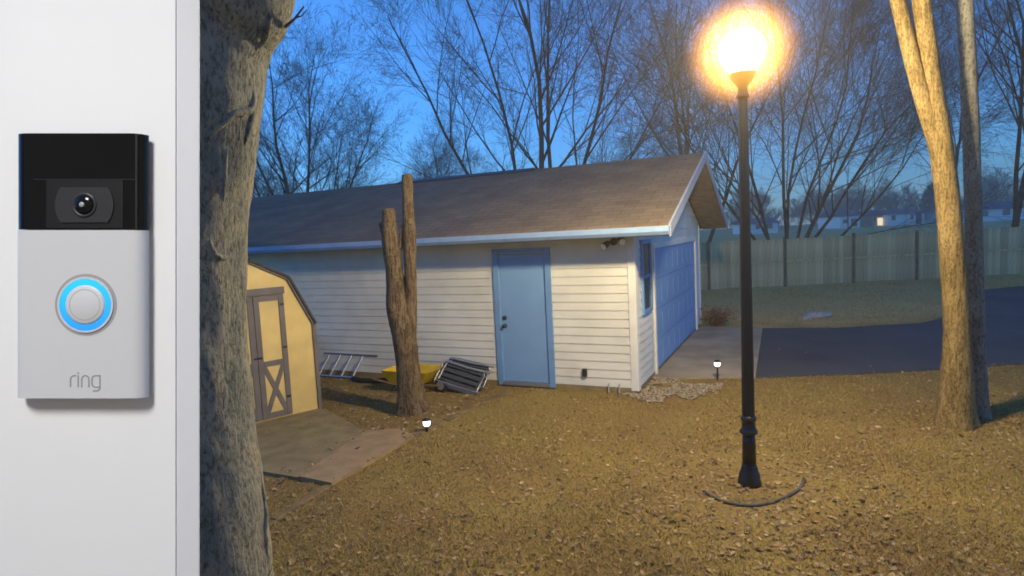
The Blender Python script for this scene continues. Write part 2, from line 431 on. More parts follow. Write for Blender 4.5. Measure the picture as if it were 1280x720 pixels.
# ------------------------------------------------------------------ garage
def build_garage():
    t = thing('garage', None, 'long white clapboard garage with brown roof, blue side door and blue overhead door', 'garage', mat=GM)
    LEN, WID, WH, ZR, OE, OG = 11.8, 6.5, 2.42, 3.76, 0.5, 0.6
    SL = 0.352
    def ztop(b): return ZR - SL * abs(b - WID / 2)
    # core walls
    mb = MB()
    prof = [Vector((0, 0.03, 0)), Vector((0, WID - 0.03, 0)), Vector((0, WID - 0.03, ztop(WID) - 0.12)), Vector((0, WID / 2, ZR - 0.14)), Vector((0, 0.03, ztop(0) - 0.12))]
    mb.prism([GM @ p for p in prof], GU * 0.03, GU * LEN)
    mb.build('wall_core', M_siding, t)
    mb = MB().box(-LEN + .02, 0.01, -0.012, WID - 0.02, -0.15, 0.085, GM)
    mb.build('foundation', M_conc, t)
    H = 0.127
    def board(a0, a1, z, h=H):
        # wedge clapboard on the long wall between a0 and a1
        pr = [Vector((0, 0.035, z)), Vector((0, -0.0155, z)), Vector((0, -0.0155, z + 0.012)), Vector((0, -0.004, z + h + 0.004)), Vector((0, 0.035, z + h + 0.004))]
        MB().prism([GM @ p for p in pr], GU * a1, GU * a0).build('siding_board', M_siding, t)
    def eboard(b0, b1, z, b0t=None, b1t=None, h=H):
        b0t = b0 if b0t is None else b0t; b1t = b1 if b1t is None else b1t
        vs = [(-0.035, b0, z), (-0.035, b1, z), (0.020, b1, z), (0.020, b0, z),
              (-0.035, b0t, z + h), (-0.035, b1t, z + h), (0.004, b1t, z + h), (0.004, b0t, z + h)]
        MB().add([GM @ Vector(v) for v in vs], ((0,3,2,1),(4,5,6,7),(0,1,5,4),(1,2,6,5),(2,3,7,6),(3,0,4,7))).build('siding_board', M_siding, t)
    SRNG = random.Random(4)
    D0, D1, DT = 1.27, 2.25, 2.20
    z = 0.09
    while z < 2.34:
        if z + H <= DT + 0.02:
            board(0.07, D0 + 0.03, z)
            a = D1 - 0.03
            while a < LEN:
                e = min(LEN, a + SRNG.uniform(2.4, 3.9))
                if LEN - e < 0.5: e = LEN
                board(a, e - 0.0006, z + SRNG.uniform(-.002, .002)); a = e
        else:
            board(0.07, LEN, z, min(H, 2.41 - z))
        z += H
    z = 0.09
    GD0, GD1, GDT = 1.18, 5.80, 2.17
    while z < ZR - 0.3:
        if z + H <= GDT + 0.02:
            eboard(0.07, GD0 - 0.02, z); eboard(GD1 + 0.02, WID - 0.07, z)
        elif z < 2.42:
            eboard(0.07, WID - 0.07, z)
        else:
            d0 = WID / 2 - (ZR - 0.16 - z) / SL; d1 = WID / 2 - (ZR - 0.16 - z - H) / SL
            d0 = max(0.07, d0); d1 = max(0.07, min(d1, WID / 2 - 0.02))
            eboard(d0, WID - d0, z, d1, WID - d1)
        z += H
    # corner trims
    for (x0, x1, y0, y1) in ((-0.085, 0.028, -0.028, 0.035), (-0.05, 0.0279, WID - 0.085, WID + 0.02)):
        MB().box(x0, x1, y0, y1, 0.05, 2.42, GM).build('corner_trim', M_trim, t, bevel=0.004)
    MB().box(-0.035, 0.0285, 0.0355, 0.09, 0.05, 2.42, GM).build('corner_trim', M_trim, t)
    # side door
    MB().box(-D1 + 0.09, -D0 - 0.09, -0.010, 0.035, 0.09, DT - 0.09, GM).build('door', M_blue, t)
    door = [o for o in bpy.data.objects if o.name.startswith('door') and o.parent == t][-1]
    # raised stiles make two recessed panels read as a flush steel door with a faint border
    for (x0, x1, z0, z1) in ((-D1, -D1 + 0.095, 0.0, DT), (-D0 - 0.095, -D0, 0.0, DT), (-D1 + 0.0955, -D0 - 0.0955, DT - 0.095, DT)):
        MB().box(x0, x1, -0.040, 0.03, z0 + 0.03, z1, GM).build('door_frame', M_bluetrim, door, bevel=0.004)
    MB().box(-D1 + 0.0955, -D0 - 0.0955, -0.045, 0.03, 0.03, 0.085, GM).build('threshold', M_alu, door)
    kn = MB().lathe([(0.033, 0), (0.033, 0.008), (0.014, 0.012), (0.012, 0.035), (0.028, 0.045), (0.032, 0.06), (0.022, 0.075)], GM @ Vector((-2.09, -0.010, 0.98)), 16, GM.to_3x3() @ Vector((0, -1, 0)))
    kn.build('knob', M_blackmetal, door, smooth=True)
    kn = MB().lathe([(0.036, 0), (0.036, 0.012), (0.03, 0.024), (0.012, 0.028)], GM @ Vector((-2.09, -0.010, 1.11)), 16, GM.to_3x3() @ Vector((0, -1, 0)))
    kn.build('deadbolt', M_blackmetal, door, smooth=True)
    # outlet box
    MB().box(-0.825, -0.755, -0.055, -0.005, 0.23, 0.35, GM).build('outlet_box', M_blackmetal, t, bevel=0.006)
    # small pipes by the corner
    for a in (0.42, 0.26):
        MB().tube([gpt(a, -0.02, 0.14), gpt(a, -0.06, 0.13), gpt(a, -0.065, 0.02)], 0.012, 8).build('drain_pipe', M_fascia, t)
    # window in the gable end
    MB().box(0.0205, 0.032, 0.42, 0.92, 1.18, 2.18, GM).build('window', M_glass, t)
    win = bpy.data.objects[-1] if False else [o for o in t.children if o.name.startswith('window')][-1]
    for (y0, y1, z0, z1) in ((0.36, 0.4195, 1.12, 2.24), (0.9205, 0.98, 1.12, 2.24), (0.42, 0.92, 2.1805, 2.24), (0.42, 0.92, 1.12, 1.1795)):
        MB().box(0.0, 0.052, y0, y1, z0, z1, GM).build('frame', M_bluetrim, win)
    MB().box(0.0, 0.044, 0.4205, 0.9195, 1.66, 1.70, GM).build('sash_rail', M_bluetrim, win)
    # overhead door: four sections with pressed panels
    gd = MB().box(-0.02, -0.004, GD0 + 0.09, GD1 - 0.09, 0.03, GDT - 0.09, GM).build('overhead_door', M_blue, t)
    n = 4; hh = (GDT - 0.09 - 0.035) / n
    for i in range(n):
        MB().box(-0.0035, 0.010, GD0 + 0.0905, GD1 - 0.0905, 0.035 + i * hh + 0.005, 0.035 + (i + 1) * hh - 0.005, GM).build('section', M_blue, gd, bevel=0.003)
        for k in range(8):
            w0 = GD0 + 0.15 + k * (GD1 - GD0 - 0.26) / 8
            w1 = w0 + (GD1 - GD0 - 0.26) / 8 - 0.09
            MB().box(0.0105, 0.016, w0, w1, 0.035 + i * hh + 0.10, 0.035 + (i + 1) * hh - 0.10, GM).build('panel', M_blue, gd, bevel=0.004)
    for (y0, y1, z0, z1) in ((GD0, GD0 + 0.0895, 0.03, GDT), (GD1 - 0.0895, GD1, 0.03, GDT), (GD0 + 0.09, GD1 - 0.09, GDT - 0.0895, GDT)):
        MB().box(-0.03, 0.045, y0, y1, z0, z1, GM).build('door_casing', M_trim, gd)
    # roof: two slabs meeting at the ridge
    TH = 0.10
    rf = None
    for s in (0, 1):
        e = -OE if s == 0 else WID + OE
        q = [Vector((0, e, ztop(e))), Vector((0, WID / 2, ZR)), Vector((0, WID / 2, ZR - TH)), Vector((0, e, ztop(e) - TH))]
        if s: q = q[::-1]
        o = MB().prism([GM @ p for p in q], GU * (LEN + 0.3), GU * -OG).build('roof', M_roof, t)
        rf = rf or o
    q = [Vector((0, WID / 2 - 0.16, ztop(WID / 2 - 0.16) + 0.004)), Vector((0, WID / 2 - 0.16, ztop(WID / 2 - 0.16) + 0.03)), Vector((0, WID / 2, ZR + 0.035)), Vector((0, WID / 2 + 0.16, ztop(WID / 2 + .16) + 0.03)), Vector((0, WID / 2 + .16, ztop(WID / 2 + .16) + 0.004))]
    MB().prism([GM @ p for p in q], GU * 6.2, GU * 2.8).build('ridge_vent', M_blackmetal, rf)
    # underside boards of the gable overhang
    for s in (0, 1):
        e = -OE if s == 0 else WID + OE
        q = [Vector((0, e, ztop(e) - TH - 0.003)), Vector((0, WID / 2, ZR - TH - 0.003)), Vector((0, WID / 2, ZR - TH - 0.018)), Vector((0, e, ztop(e) - TH - 0.018))]
        MB().prism([GM @ p for p in q], GU * -0.03, GU * (-OG + 0.02)).build('soffit', M_soffit, rf)
        # rake board
        q = [Vector((0, e, ztop(e) + 0.012)), Vector((0, WID / 2 + (0.0 if s == 0 else 0.0), ZR + 0.012)), Vector((0, WID / 2, ZR - 0.15)), Vector((0, e, ztop(e) - 0.15))]
        MB().prism([GM @ p for p in q], GU * (-OG - 0.001), GU * (-OG - 0.030)).build('rake_board', M_fascia, rf)
    # eave soffit and fascia, gutter
    MB().box(-LEN, 0.1, -OE + 0.03, -0.022, 2.345, 2.36, GM).build('eave_soffit', M_trim, t)
    MB().box(-LEN - 0.3, OG - 0.001, -OE - 0.022, -OE - 0.002, 2.30, 2.432, GM).build('fascia', M_fascia, t)
    # K-style gutter: open trough
    g = [(-OE - 0.024, 2.42), (-OE - 0.024, 2.315), (-OE - 0.09, 2.315), (-OE - 0.125, 2.36), (-OE - 0.13, 2.42), (-OE - 0.124, 2.42), (-OE - 0.119, 2.362), (-OE - 0.088, 2.321), (-OE - 0.03, 2.321), (-OE - 0.03, 2.42)]
    MB().prism([GM @ Vector((0, y, z)) for y, z in g], GU * (LEN + 0.3), GU * (-OG - 0.02)).build('gutter', M_gutter, t)
    MB().box(OG + 0.0202, OG + 0.024, -OE - 0.128, -OE - 0.024, 2.317, 2.42, GM).build('gutter_end_cap', M_gutter, t)
    return t
garage = build_garage()

# twin-head flood light under the eave
def build_flood():
    base = gpt(0.27, -0.02, 2.24)
    t = thing('flood_light', base, 'twin-headed flood light under the garage eave near the corner', 'flood light')
    ax = GM.to_3x3() @ Vector((0, -1, 0))
    MB().lathe([(0.055, 0), (0.055, 0.02), (0.04, 0.035)], base, 16, ax).build('mount_plate', M_blackmetal, t)
    for a, dx in ((0.36, -0.5), (0.12, 0.5)):
        tip = gpt(a, -0.16, 2.20 if a > 0.2 else 2.26)
        MB().tube([base + ax * 0.03, base.lerp(tip, 0.5) + Vector((0, 0, 0.03)), tip], 0.014, 8).build('arm', M_blackmetal, t)
        d = (GM.to_3x3() @ Vector((dx, -0.8, -0.55))).normalized()
        h = MB().lathe([(0.025, -0.08), (0.04, -0.06), (0.045, -0.02), (0.055, 0.03), (0.055, 0.04)], tip, 18, d).build('lamp_head', M_blackmetal, t, smooth=True)
        MB().lathe([(0.05, 0.041), (0.048, 0.05), (0.03, 0.058), (0.01, 0.06)], tip, 18, d).build('lens', M_whitepl, h, smooth=True)
build_flood()

# ------------------------------------------------------------------ shed
def build_shed():
    t = thing('garden_shed', SH0 + SS * 0.86, 'small cream barn-roof shed with grey-trimmed double doors', 'shed')
    WD, DEP = 1.74, 1.7
    pr = [(0.03, 0.02), (WD - 0.03, 0.02), (WD - 0.03, 1.32), (WD - 0.36, 1.96), (WD / 2, 2.22), (0.36, 1.96), (0.03, 1.32)]
    pts = [SH0 + SS * s + Vector((0, 0, z)) for s, z in pr]
    MB().prism(pts, SN * -DEP, SN * 0).build('wall', M_shed, t)
    # roof strips
    edges = [((0.02, 1.28), (0.355, 1.975)), ((0.355, 1.975), (WD / 2, 2.245)), ((WD / 2, 2.245), (WD - 0.355, 1.975)), ((WD - 0.355, 1.975), (WD - 0.02, 1.28))]
    for (a, b) in edges:
        d = Vector((b[0] - a[0], b[1] - a[1])).normalized(); nn = Vector((-d.y, d.x)) * 0.03
        q = [(a[0], a[1]), (b[0], b[1]), (b[0] + nn.x, b[1] + nn.y), (a[0] + nn.x, a[1] + nn.y)]
        MB().prism([SH0 + SS * s + Vector((0, 0, z)) for s, z in q], SN * -(DEP + 0.05), SN * 0.06).build('roof', M_shedroof, t)
        q = [(a[0] - d.x * 0.0, a[1]), (b[0], b[1]), (b[0] - nn.x * 0.9, b[1] - nn.y * 0.9), (a[0] - nn.x * 0.9, a[1] - nn.y * 0.9)]
        MB().prism([SH0 + SS * s + Vector((0, 0, z)) for s, z in q], SN * 0.002, SN * 0.035).build('roof_trim', M_shedtrim, t)
    def fb(o_name, s0, s1, z0, z1, d0, d1, m, par, bevel=0.003):
        q = [SH0 + SS * s + Vector((0, 0, z)) for s, z in ((s0, z0), (s1, z0), (s1, z1), (s0, z1))]
        return MB().prism(q, SN * d0, SN * d1).build(o_name, m, par, bevel=bevel)
    fb('corner_trim', 0.0, 0.055, 0.02, 1.30, 0.001, 0.03, M_shedtrim, t)
    fb('corner_trim', WD - 0.055, WD, 0.02, 1.30, 0.001, 0.03, M_shedtrim, t)
    c = 0.86
    # header and the two leaves with X braces
    fb('door_header', 0.42, 1.30, 1.765, 1.86, 0.002, 0.034, M_shedtrim, t)
    for s0, s1 in ((0.44, c - 0.004), (c + 0.004, 1.28)):
        leaf = fb('door', s0, s1, 0.06, 1.755, 0.002, 0.018, M_shed, t)
        for (q0, q1, z0, z1) in ((s0, s0 + 0.075, 0.06, 1.755), (s1 - 0.075, s1, 0.06, 1.755)):
            fb('stile', q0, q1, z0, z1, 0.0185, 0.034, M_shedtrim, leaf)
        for z0 in (0.06, 0.78, 1.68):
            fb('rail', s0 + 0.0755, s1 - 0.0755, z0, z0 + 0.075, 0.0185, 0.033, M_shedtrim, leaf)
        for flip in (0, 1):
            za, zb = (0.135, 0.78) if not flip else (0.78, 0.135)
            a = Vector((s0 + 0.076, za)); b = Vector((s1 - 0.076, zb)); d = (b - a).normalized(); nn = Vector((-d.y, d.x)) * 0.03
            q = [a - nn, b - nn, b + nn, a + nn]
            q = [SH0 + SS * v.x + Vector((0, 0, v.y)) for v in q]
            MB().prism(q, SN * 0.019, SN * (0.031 + 0.0015 * flip)).build('brace', M_shedtrim, leaf)
        for z0 in (0.30, 1.0, 1.6):
            sx = s0 + 0.005 if s0 < c - 0.1 else s1 - 0.065
            fb('hinge', sx, sx + 0.06, z0, z0 + 0.03, 0.0345, 0.039, M_blackmetal, leaf, 0)
    fb('latch', c - 0.06, c + 0.05, 0.90, 0.925, 0.0355, 0.045, M_blackmetal, t, 0)
build_shed()

# ------------------------------------------------------------------ tree helpers
def smooth_path(pts, n):
    """Catmull-Rom resample of (Vector, radius)"""
    out = []
    m = len(pts)
    for i in range(n):
        t = i / (n - 1) * (m - 1); k = min(int(t), m - 2); f = t - k
        p0 = pts[max(k - 1, 0)]; p1 = pts[k]; p2 = pts[k + 1]; p3 = pts[min(k + 2, m - 1)]
        def cr(a, b, c, d): return 0.5 * ((2 * b) + (c - a) * f + (2 * a - 5 * b + 4 * c - d) * f * f + (3 * b - a - 3 * c + d) * f ** 3)
        out.append((cr(p0[0], p1[0], p2[0], p3[0]), cr(p0[1], p1[1], p2[1], p3[1])))
    return out

def trunk_mesh(mb, pts, n, sides, rough=0.06, nscale=3.0, knots=(), seed=0, flare=0.0):
    """organic trunk: tube with noise on the radius; knots = (ring fraction, angle, size, height)"""
    pp = smooth_path(pts, n)
    v0 = len(mb.v)
    P_ = [p for p, r in pp]; rr = [r for p, r in pp]
    mb.tube(P_, rr, sides)
    for i in range(n):
        for k in range(sides):
            idx = v0 + i * sides + k
            v = Vector(mb.v[idx]); c = P_[i]; d = v - c
            if d.length < 1e-6: continue
            q = Vector((v.x * nscale, v.y * nscale, v.z * nscale * 0.45)) + Vector((seed * 7.1, 0, 0))
            f = 1 + rough * noise.noise(q) + rough * 0.55 * noise.noise(q * 3.1) + rough * 0.4 * noise.noise(q * 7.7)
            if flare:
                hgt = v.z
                a = math.atan2(d.y, d.x)
                f += flare * math.exp(-max(hgt, 0) / 0.22) * (0.6 + 0.5 * math.sin(a * 5 + seed))
            for (kp, ks, kh) in knots:
                dd = ((v - kp).length / ks)
                if dd < 3: f += kh * (math.exp(-dd * dd) - 0.9 * math.exp(-(dd * 2.4) ** 2))
            mb.v[idx] = tuple(c + d * f)

# big trunk in the left foreground
def build_big_tree():
    y = 1.75; r = 0.195; kk = 1.75 / 2.6
    ed = [(345, 780), (338, 720), (330, 640), (318, 560), (310, 490), (305, 410), (304, 330), (308, 260), (318, 180), (327, 105), (332, 50), (352, -5), (376, -70)]
    pts = []
    for i, (u, v) in enumerate(ed):
        e = P(u, v, y)
        rad = r * (1.08 - 0.10 * i / len(ed))
        pts.append((Vector((e.x - rad * 1.045, y, e.z)), rad))
    b = pts[0][0]
    pts.insert(0, (Vector((b.x - 0.02, y, -0.1)), 0.42 * kk))
    top = pts[-1][0]
    pts += [(top + Vector((0.22, 0.15, 1.1)), 0.17), (top + Vector((0.4, 0.3, 2.6)), 0.14)]
    t = thing('tree', (b.x, y, 0), 'thick grey trunk with knots and bark scars at the left edge, closest tree', 'tree')
    mb = MB()
    kn = [(P(312, 132, 2.4 * kk), 0.08 * kk, 0.16), (P(330, 60, 2.4 * kk), 0.05 * kk, 0.12), (P(300, 235, 2.36 * kk), 0.055 * kk, 0.10), (P(280, 300, 2.33 * kk), 0.07 * kk, 0.12), (P(285, 520, 2.33 * kk), 0.08 * kk, 0.08), (P(325, 600, 2.48 * kk), 0.065 * kk, 0.10)]
    trunk_mesh(mb, pts, 170, 72, 0.055, 4.0, kn, 3)
    mb.build('trunk', M_bigbark, t, smooth=True)
    # raised bark lips along the branch scar and the long strips, seated on the trunk surface
    from mathutils.bvhtree import BVHTree
    bvh = BVHTree.FromPolygons([Vector(v) for v in mb.v], [f for f in mb.f if len(f) == 4])
    eye = Vector((0, 0, CAM_H))
    def ridge(px, rad):
        m = MB(); q = []
        for (u, v) in px:
            d = (P(u, v, y) - eye).normalized()
            hit, nn, _, _ = bvh.ray_cast(eye, d)
            if hit is None: continue
            if nn.dot(d) > 0: nn = -nn
            q.append(hit - nn * rad * 0.35)
        if len(q) < 3: return
        trunk_mesh(m, [(p, rad * (0.3 + 0.7 * math.sin(math.pi * (i + .5) / len(q)))) for i, p in enumerate(q)], 30, 10, 0.35, 16, (), 5)
        m.build('bark_ridge', M_bigbark, t, smooth=True)
    ridge([(312, 104), (317, 118), (315, 134), (306, 140), (296, 142), (284, 150), (268, 163), (260, 172)], 0.020 * kk)
    ridge([(317, 118), (316, 140), (311, 160), (306, 180)], 0.016 * kk)
    ridge([(284, 186), (282, 205), (281, 228), (280, 252)], 0.010 * kk)
    ridge([(326, 590), (331, 630), (333, 670), (335, 705)], 0.016 * kk)
    ridge([(338, 18), (334, 36), (328, 52), (320, 62)], 0.018 * kk)
    ridge([(262, 300), (270, 318), (282, 322), (292, 312)], 0.012 * kk)
    # small twig
    m = MB(); m.tube([P(356, 34, y), P(368, 24, y), P(380, 8, y)], [0.005, 0.0035, 0.002], 6)
    m.tube([P(370, 22, y), P(377, 20, y), P(384, 12, y)], [0.003, 0.002, 0.0013], 5)
    m.build('twig', M_twig, t)
    m = MB()
    rng = random.Random(5)
    grow(m, m, rng, top + Vector((0.4, 0.3, 2.5)), Vector((0.2, 0.2, 1)).normalized(), 4.0, 0.13, 1, [0, 6, 4, 3, 0], 3)
    m.build('crown', M_bark, t)

def grow(mt, mc, rng, p, d, L, r, lvl, counts, maxl, up=0.12, wig=0.16, ang=(28, 55), shrink=(0.45, 0.68), tmin=0.22, minr=0.0045):
    nseg = (7, 5, 4, 3, 2)[min(lvl, 4)]
    pts = [p.copy()]; dirs = [d.copy()]
    for i in range(nseg):
        d = (d + Vector((rng.gauss(0, wig), rng.gauss(0, wig), rng.gauss(0, wig) + up))).normalized()
        p = p + d * (L / nseg); pts.append(p.copy()); dirs.append(d.copy())
    rads = [max(minr, r * (1 - 0.82 * i / nseg)) for i in range(nseg + 1)]
    sides = (9, 6, 4, 3, 3)[min(lvl, 4)]
    (mt if lvl <= 1 else mc).tube(pts, rads, sides, cap=False)
    if lvl >= maxl: return
    n = counts[lvl]
    for k in range(n):
        t = tmin + (1 - tmin) * (k + rng.random()) / n
        f = t * nseg; i = min(int(f), nseg - 1)
        q = pts[i].lerp(pts[i + 1], f - i); dd = dirs[i + 1]
        a = R(rng.uniform(*ang)); az = rng.uniform(0, 2 * math.pi)
        o = dd.orthogonal().normalized(); o.rotate(Matrix.Rotation(az, 3, dd).to_quaternion())
        nd = (dd * math.cos(a) + o * math.sin(a)).normalized()
        rr = rads[i] * rng.uniform(0.38, 0.55)
        grow(mt, mc, rng, q, nd, L * rng.uniform(*shrink) * (1.15 - 0.55 * t), rr, lvl + 1, counts, maxl, up, wig, ang, shrink, 0.15, minr)

build_big_tree()

# pruned two-stem stump tree before the garage wall
def build_stump():
    y = 8.4
    t = thing('cut_tree', G(515, 515), 'bare pruned tree with two sawn-off stems before the garage wall', 'tree')
    mb = MB()
    trunk_mesh(mb, [(P(515, 522, y), 0.215), (P(514, 505, y), 0.195), (P(511, 470, y), 0.17), (P(506, 425, y), 0.165), (P(498, 385, y), 0.155), (P(493, 340, y), 0.12), (P(488, 300, y), 0.112), (P(486, 262, y), 0.085)], 60, 22, 0.12, 4, [(P(490, 383, y - .12), 0.07, 0.25), (P(484, 290, y - .08), 0.05, 0.3)], 1, 0.25)
    mb.build('trunk', M_stumpBark, t, smooth=True)
    mb = MB()
    trunk_mesh(mb, [(P(509, 450, y + .03), 0.10), (P(513, 395, y + .02), 0.10), (P(513, 350, y), 0.088), (P(512, 300, y), 0.088), (P(510, 260, y), 0.078), (P(509, 219, y), 0.072)], 44, 18, 0.12, 5, [(P(515, 315, y - .08), 0.05, 0.3)], 2)
    mb.build('stem', M_stumpBark, t, smooth=True)
    mb = MB()
    trunk_mesh(mb, [(P(490, 312, y), 0.06), (P(481, 292, y), 0.05), (P(477, 278, y), 0.042)], 12, 12, 0.1, 6)
    trunk_mesh(mb, [(P(500, 312, y), 0.03), (P(502, 290, y), 0.028), (P(503, 280, y), 0.02)], 10, 8, 0.1, 6)
    mb.build('branch_stub', M_stumpBark, t, smooth=True)
    mb = MB()
    for rr, q in ((0.07, P(509, 218.5, y)), (0.08, P(486, 261.5, y))):
        MB().lathe([(rr, 0), (rr - 0.01, 0.006), (0.01, 0.008)], q, 16).build('cut_face', mat('cut_wood', (0.36, 0.26, 0.14), 0.8, var=0.2, scale=20), t)
build_stump()

# forked pale tree at the right and the straight grey trunk behind it
def build_right_trees():
    y = 6.78
    t = thing('forked_tree', G(1197, 532), 'pale forked tree lit yellow by the lamp, right of the lamp post', 'tree')
    mb = MB()
    trunk_mesh(mb, [(P(1195, 540, y), 0.21), (P(1195, 505, y), 0.175), (P(1196, 420, y), 0.135), (P(1191, 330, y), 0.122), (P(1184, 250, y), 0.118), (P(1176, 180, y), 0.115), (P(1163, 90, y), 0.092), (P(1152, 0, y), 0.09), (P(1140, -90, y), 0.09), (P(1120, -260, y), 0.06)], 110, 26, 0.08, 4, [(P(1172, 152, y - .1), 0.05, 0.2), (P(1195, 300, y - .12), 0.05, 0.14), (P(1185, 220, y - .1), 0.03, 0.25), (P(1198, 430, y - .1), 0.04, 0.25), (P(1158, 70, y - .08), 0.035, 0.25)], 4, 0.22)
    mb.build('trunk', M_paleBark, t, smooth=True)
    mb = MB()
    trunk_mesh(mb, [(P(1182, 230, y + .02), 0.07), (P(1168, 170, y + .02), 0.085), (P(1147, 100, y + .03), 0.08), (P(1132, 40, y + .05), 0.075), (P(1120, -10, y + .06), 0.072), (P(1095, -120, y + .1), 0.06), (P(1075, -240, y + .2), 0.04)], 60, 18, 0.08, 4, (), 6)
    mb.build('stem', M_paleBark, t, smooth=True)
    m = MB(); rng = random.Random(15)
    grow(m, m, rng, P(1120, -255, y), Vector((-.1, 0, 1)).normalized(), 3.0, 0.06, 1, [0, 6, 4, 3, 0], 3)
    grow(m, m, rng, P(1075, -235, y + .2), Vector((-.4, 0.1, 1)).normalized(), 2.6, 0.04, 1, [0, 6, 4, 3, 0], 3)
    m.build('crown', M_bark, t)
    y2 = 6.98
    b = P(1222, 526, y2); b.z = 0
    t = thing('straight_tree', b, 'straight grey trunk just behind the pale forked tree', 'tree')
    mb = MB()
    trunk_mesh(mb, [(Vector((b.x, b.y, -0.1)), 0.15), (Vector((b.x, b.y, 0.25)), 0.10), (P(1219, 380, y2), 0.088), (P(1217, 280, y2), 0.085), (P(1213, 150, y2), 0.085), (P(1206, 0, y2), 0.08), (P(1202, -100, y2), 0.075), (P(1198, -260, y2), 0.06)], 80, 20, 0.06, 4, [(P(1219, 235, y2 - .08), 0.05, 0.3)], 8, 0.15)
    mb.build('trunk', M_greyBark, t, smooth=True)
    m = MB()
    grow(m, m, rng, P(1198, -255, y2), Vector((.1, 0, 1)).normalized(), 3.0, 0.055, 1, [0, 6, 4, 3, 0], 3)
    m.build('crown', M_bark, t)
build_right_trees()

# ------------------------------------------------------------------ lamp post
GLOBE_Z = 3.90
def build_lamp():
    t = thing('lamp_post', LP, 'tall black iron lamp post with a glowing globe on the lawn', 'lamp post')
    c = Vector((LP.x, LP.y, 0))
    MB().lathe([(0.105, -0.05), (0.105, 0.03), (0.098, 0.05), (0.092, 0.10), (0.078, 0.13), (0.068, 0.17), (0.062, 0.20)], c, 28).build('base', M_iron, t, smooth=True)
    MB().lathe([(0.062, 0.20), (0.058, 0.40), (0.055, 0.475)], c, 24).build('lower_shaft', M_iron, t, smooth=True)
    MB().lathe([(0.055, 0.475), (0.075, 0.485), (0.082, 0.50), (0.075, 0.52), (0.060, 0.535), (0.058, 0.57), (0.058, 0.60), (0.068, 0.61), (0.070, 0.625), (0.062, 0.64), (0.054, 0.65)], c, 28).build('collar', M_iron, t, smooth=True)
    sh = MB()
    n = 16
    prof = [(0.054, 0.65), (0.047, 2.0), (0.040, 3.49)]
    # fluted shaft
    vs = []; fs = []; sd = 48
    for (r, h) in prof:
        for k in range(sd):
            a = 2 * math.pi * k / sd
            rr = r * (1 + 0.035 * math.cos(a * 12))
            vs.append(c + Vector((rr * math.cos(a), rr * math.sin(a), h)))
    for i in range(len(prof) - 1):
        for k in range(sd):
            k2 = (k + 1) % sd
            fs.append((i * sd + k, i * sd + k2, (i + 1) * sd + k2, (i + 1) * sd + k))
    sh.add(vs, fs).build('shaft', M_iron, t, smooth=True)
    MB().lathe([(0.040, 3.49), (0.052, 3.50), (0.055, 3.52), (0.045, 3.54), (0.040, 3.59), (0.060, 3.62), (0.095, 3.66), (0.118, 3.70), (0.12, 3.715), (0.10, 3.735)], c, 28).build('globe_holder', M_iron, t, smooth=True)
    R0 = 0.19
    prof = []
    for i in range(25):
        a = -math.pi / 2 + 0.46 + (math.pi - 0.46) * i / 24
        prof.append((max(0.002, R0 * math.cos(a)), GLOBE_Z + R0 * math.sin(a)))
    # nested emission volumes imitate the lamp's glare halo, bright amber core to dim rim
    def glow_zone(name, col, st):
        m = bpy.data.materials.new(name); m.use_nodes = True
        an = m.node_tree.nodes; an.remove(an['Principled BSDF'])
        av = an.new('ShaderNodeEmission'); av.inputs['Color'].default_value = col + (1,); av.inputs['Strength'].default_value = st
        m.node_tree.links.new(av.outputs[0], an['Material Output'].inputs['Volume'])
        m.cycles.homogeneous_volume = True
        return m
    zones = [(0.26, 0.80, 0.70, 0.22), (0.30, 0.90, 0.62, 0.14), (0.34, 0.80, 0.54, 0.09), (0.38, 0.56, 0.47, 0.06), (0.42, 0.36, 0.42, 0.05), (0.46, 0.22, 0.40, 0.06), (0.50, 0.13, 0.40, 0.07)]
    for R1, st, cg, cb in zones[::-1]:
        nm, m = 'halo_shell', glow_zone('halo_emission', (1.0, cg, cb), st)
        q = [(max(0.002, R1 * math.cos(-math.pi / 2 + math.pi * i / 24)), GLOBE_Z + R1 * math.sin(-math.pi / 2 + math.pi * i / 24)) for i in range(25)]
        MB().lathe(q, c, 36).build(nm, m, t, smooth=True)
    MB().lathe(prof[::2], c, 24).build('globe', emit('lit_globe', LAMP_COL, LAMP_L), t, smooth=True)
build_lamp()

# edging ring and leaves round the lamp
def build_ring():
    c = Vector((LP.x, LP.y, 0))
    pts = []
    for (u, v) in ((880, 615), (893, 623), (912, 630), (940, 633), (965, 629), (985, 621), (1000, 611), (1005, 600)):
        p = G(u, v); pts.append(Vector((p.x, p.y, 0.022)))
    pp = [p for p, r in smooth_path([(p, 0.02) for p in pts], 30)]
    o = MB().tube([p + Vector((0, 0, -0.014)) for p in pp], 0.016, 8).build('garden_edging', mat('edging_plastic', (0.09, 0.08, 0.065), 0.7, var=0.3, scale=20), smooth=True)
    tag(o, 'dark curved strip of plastic edging half round the lamp post base', 'edging')
build_ring()

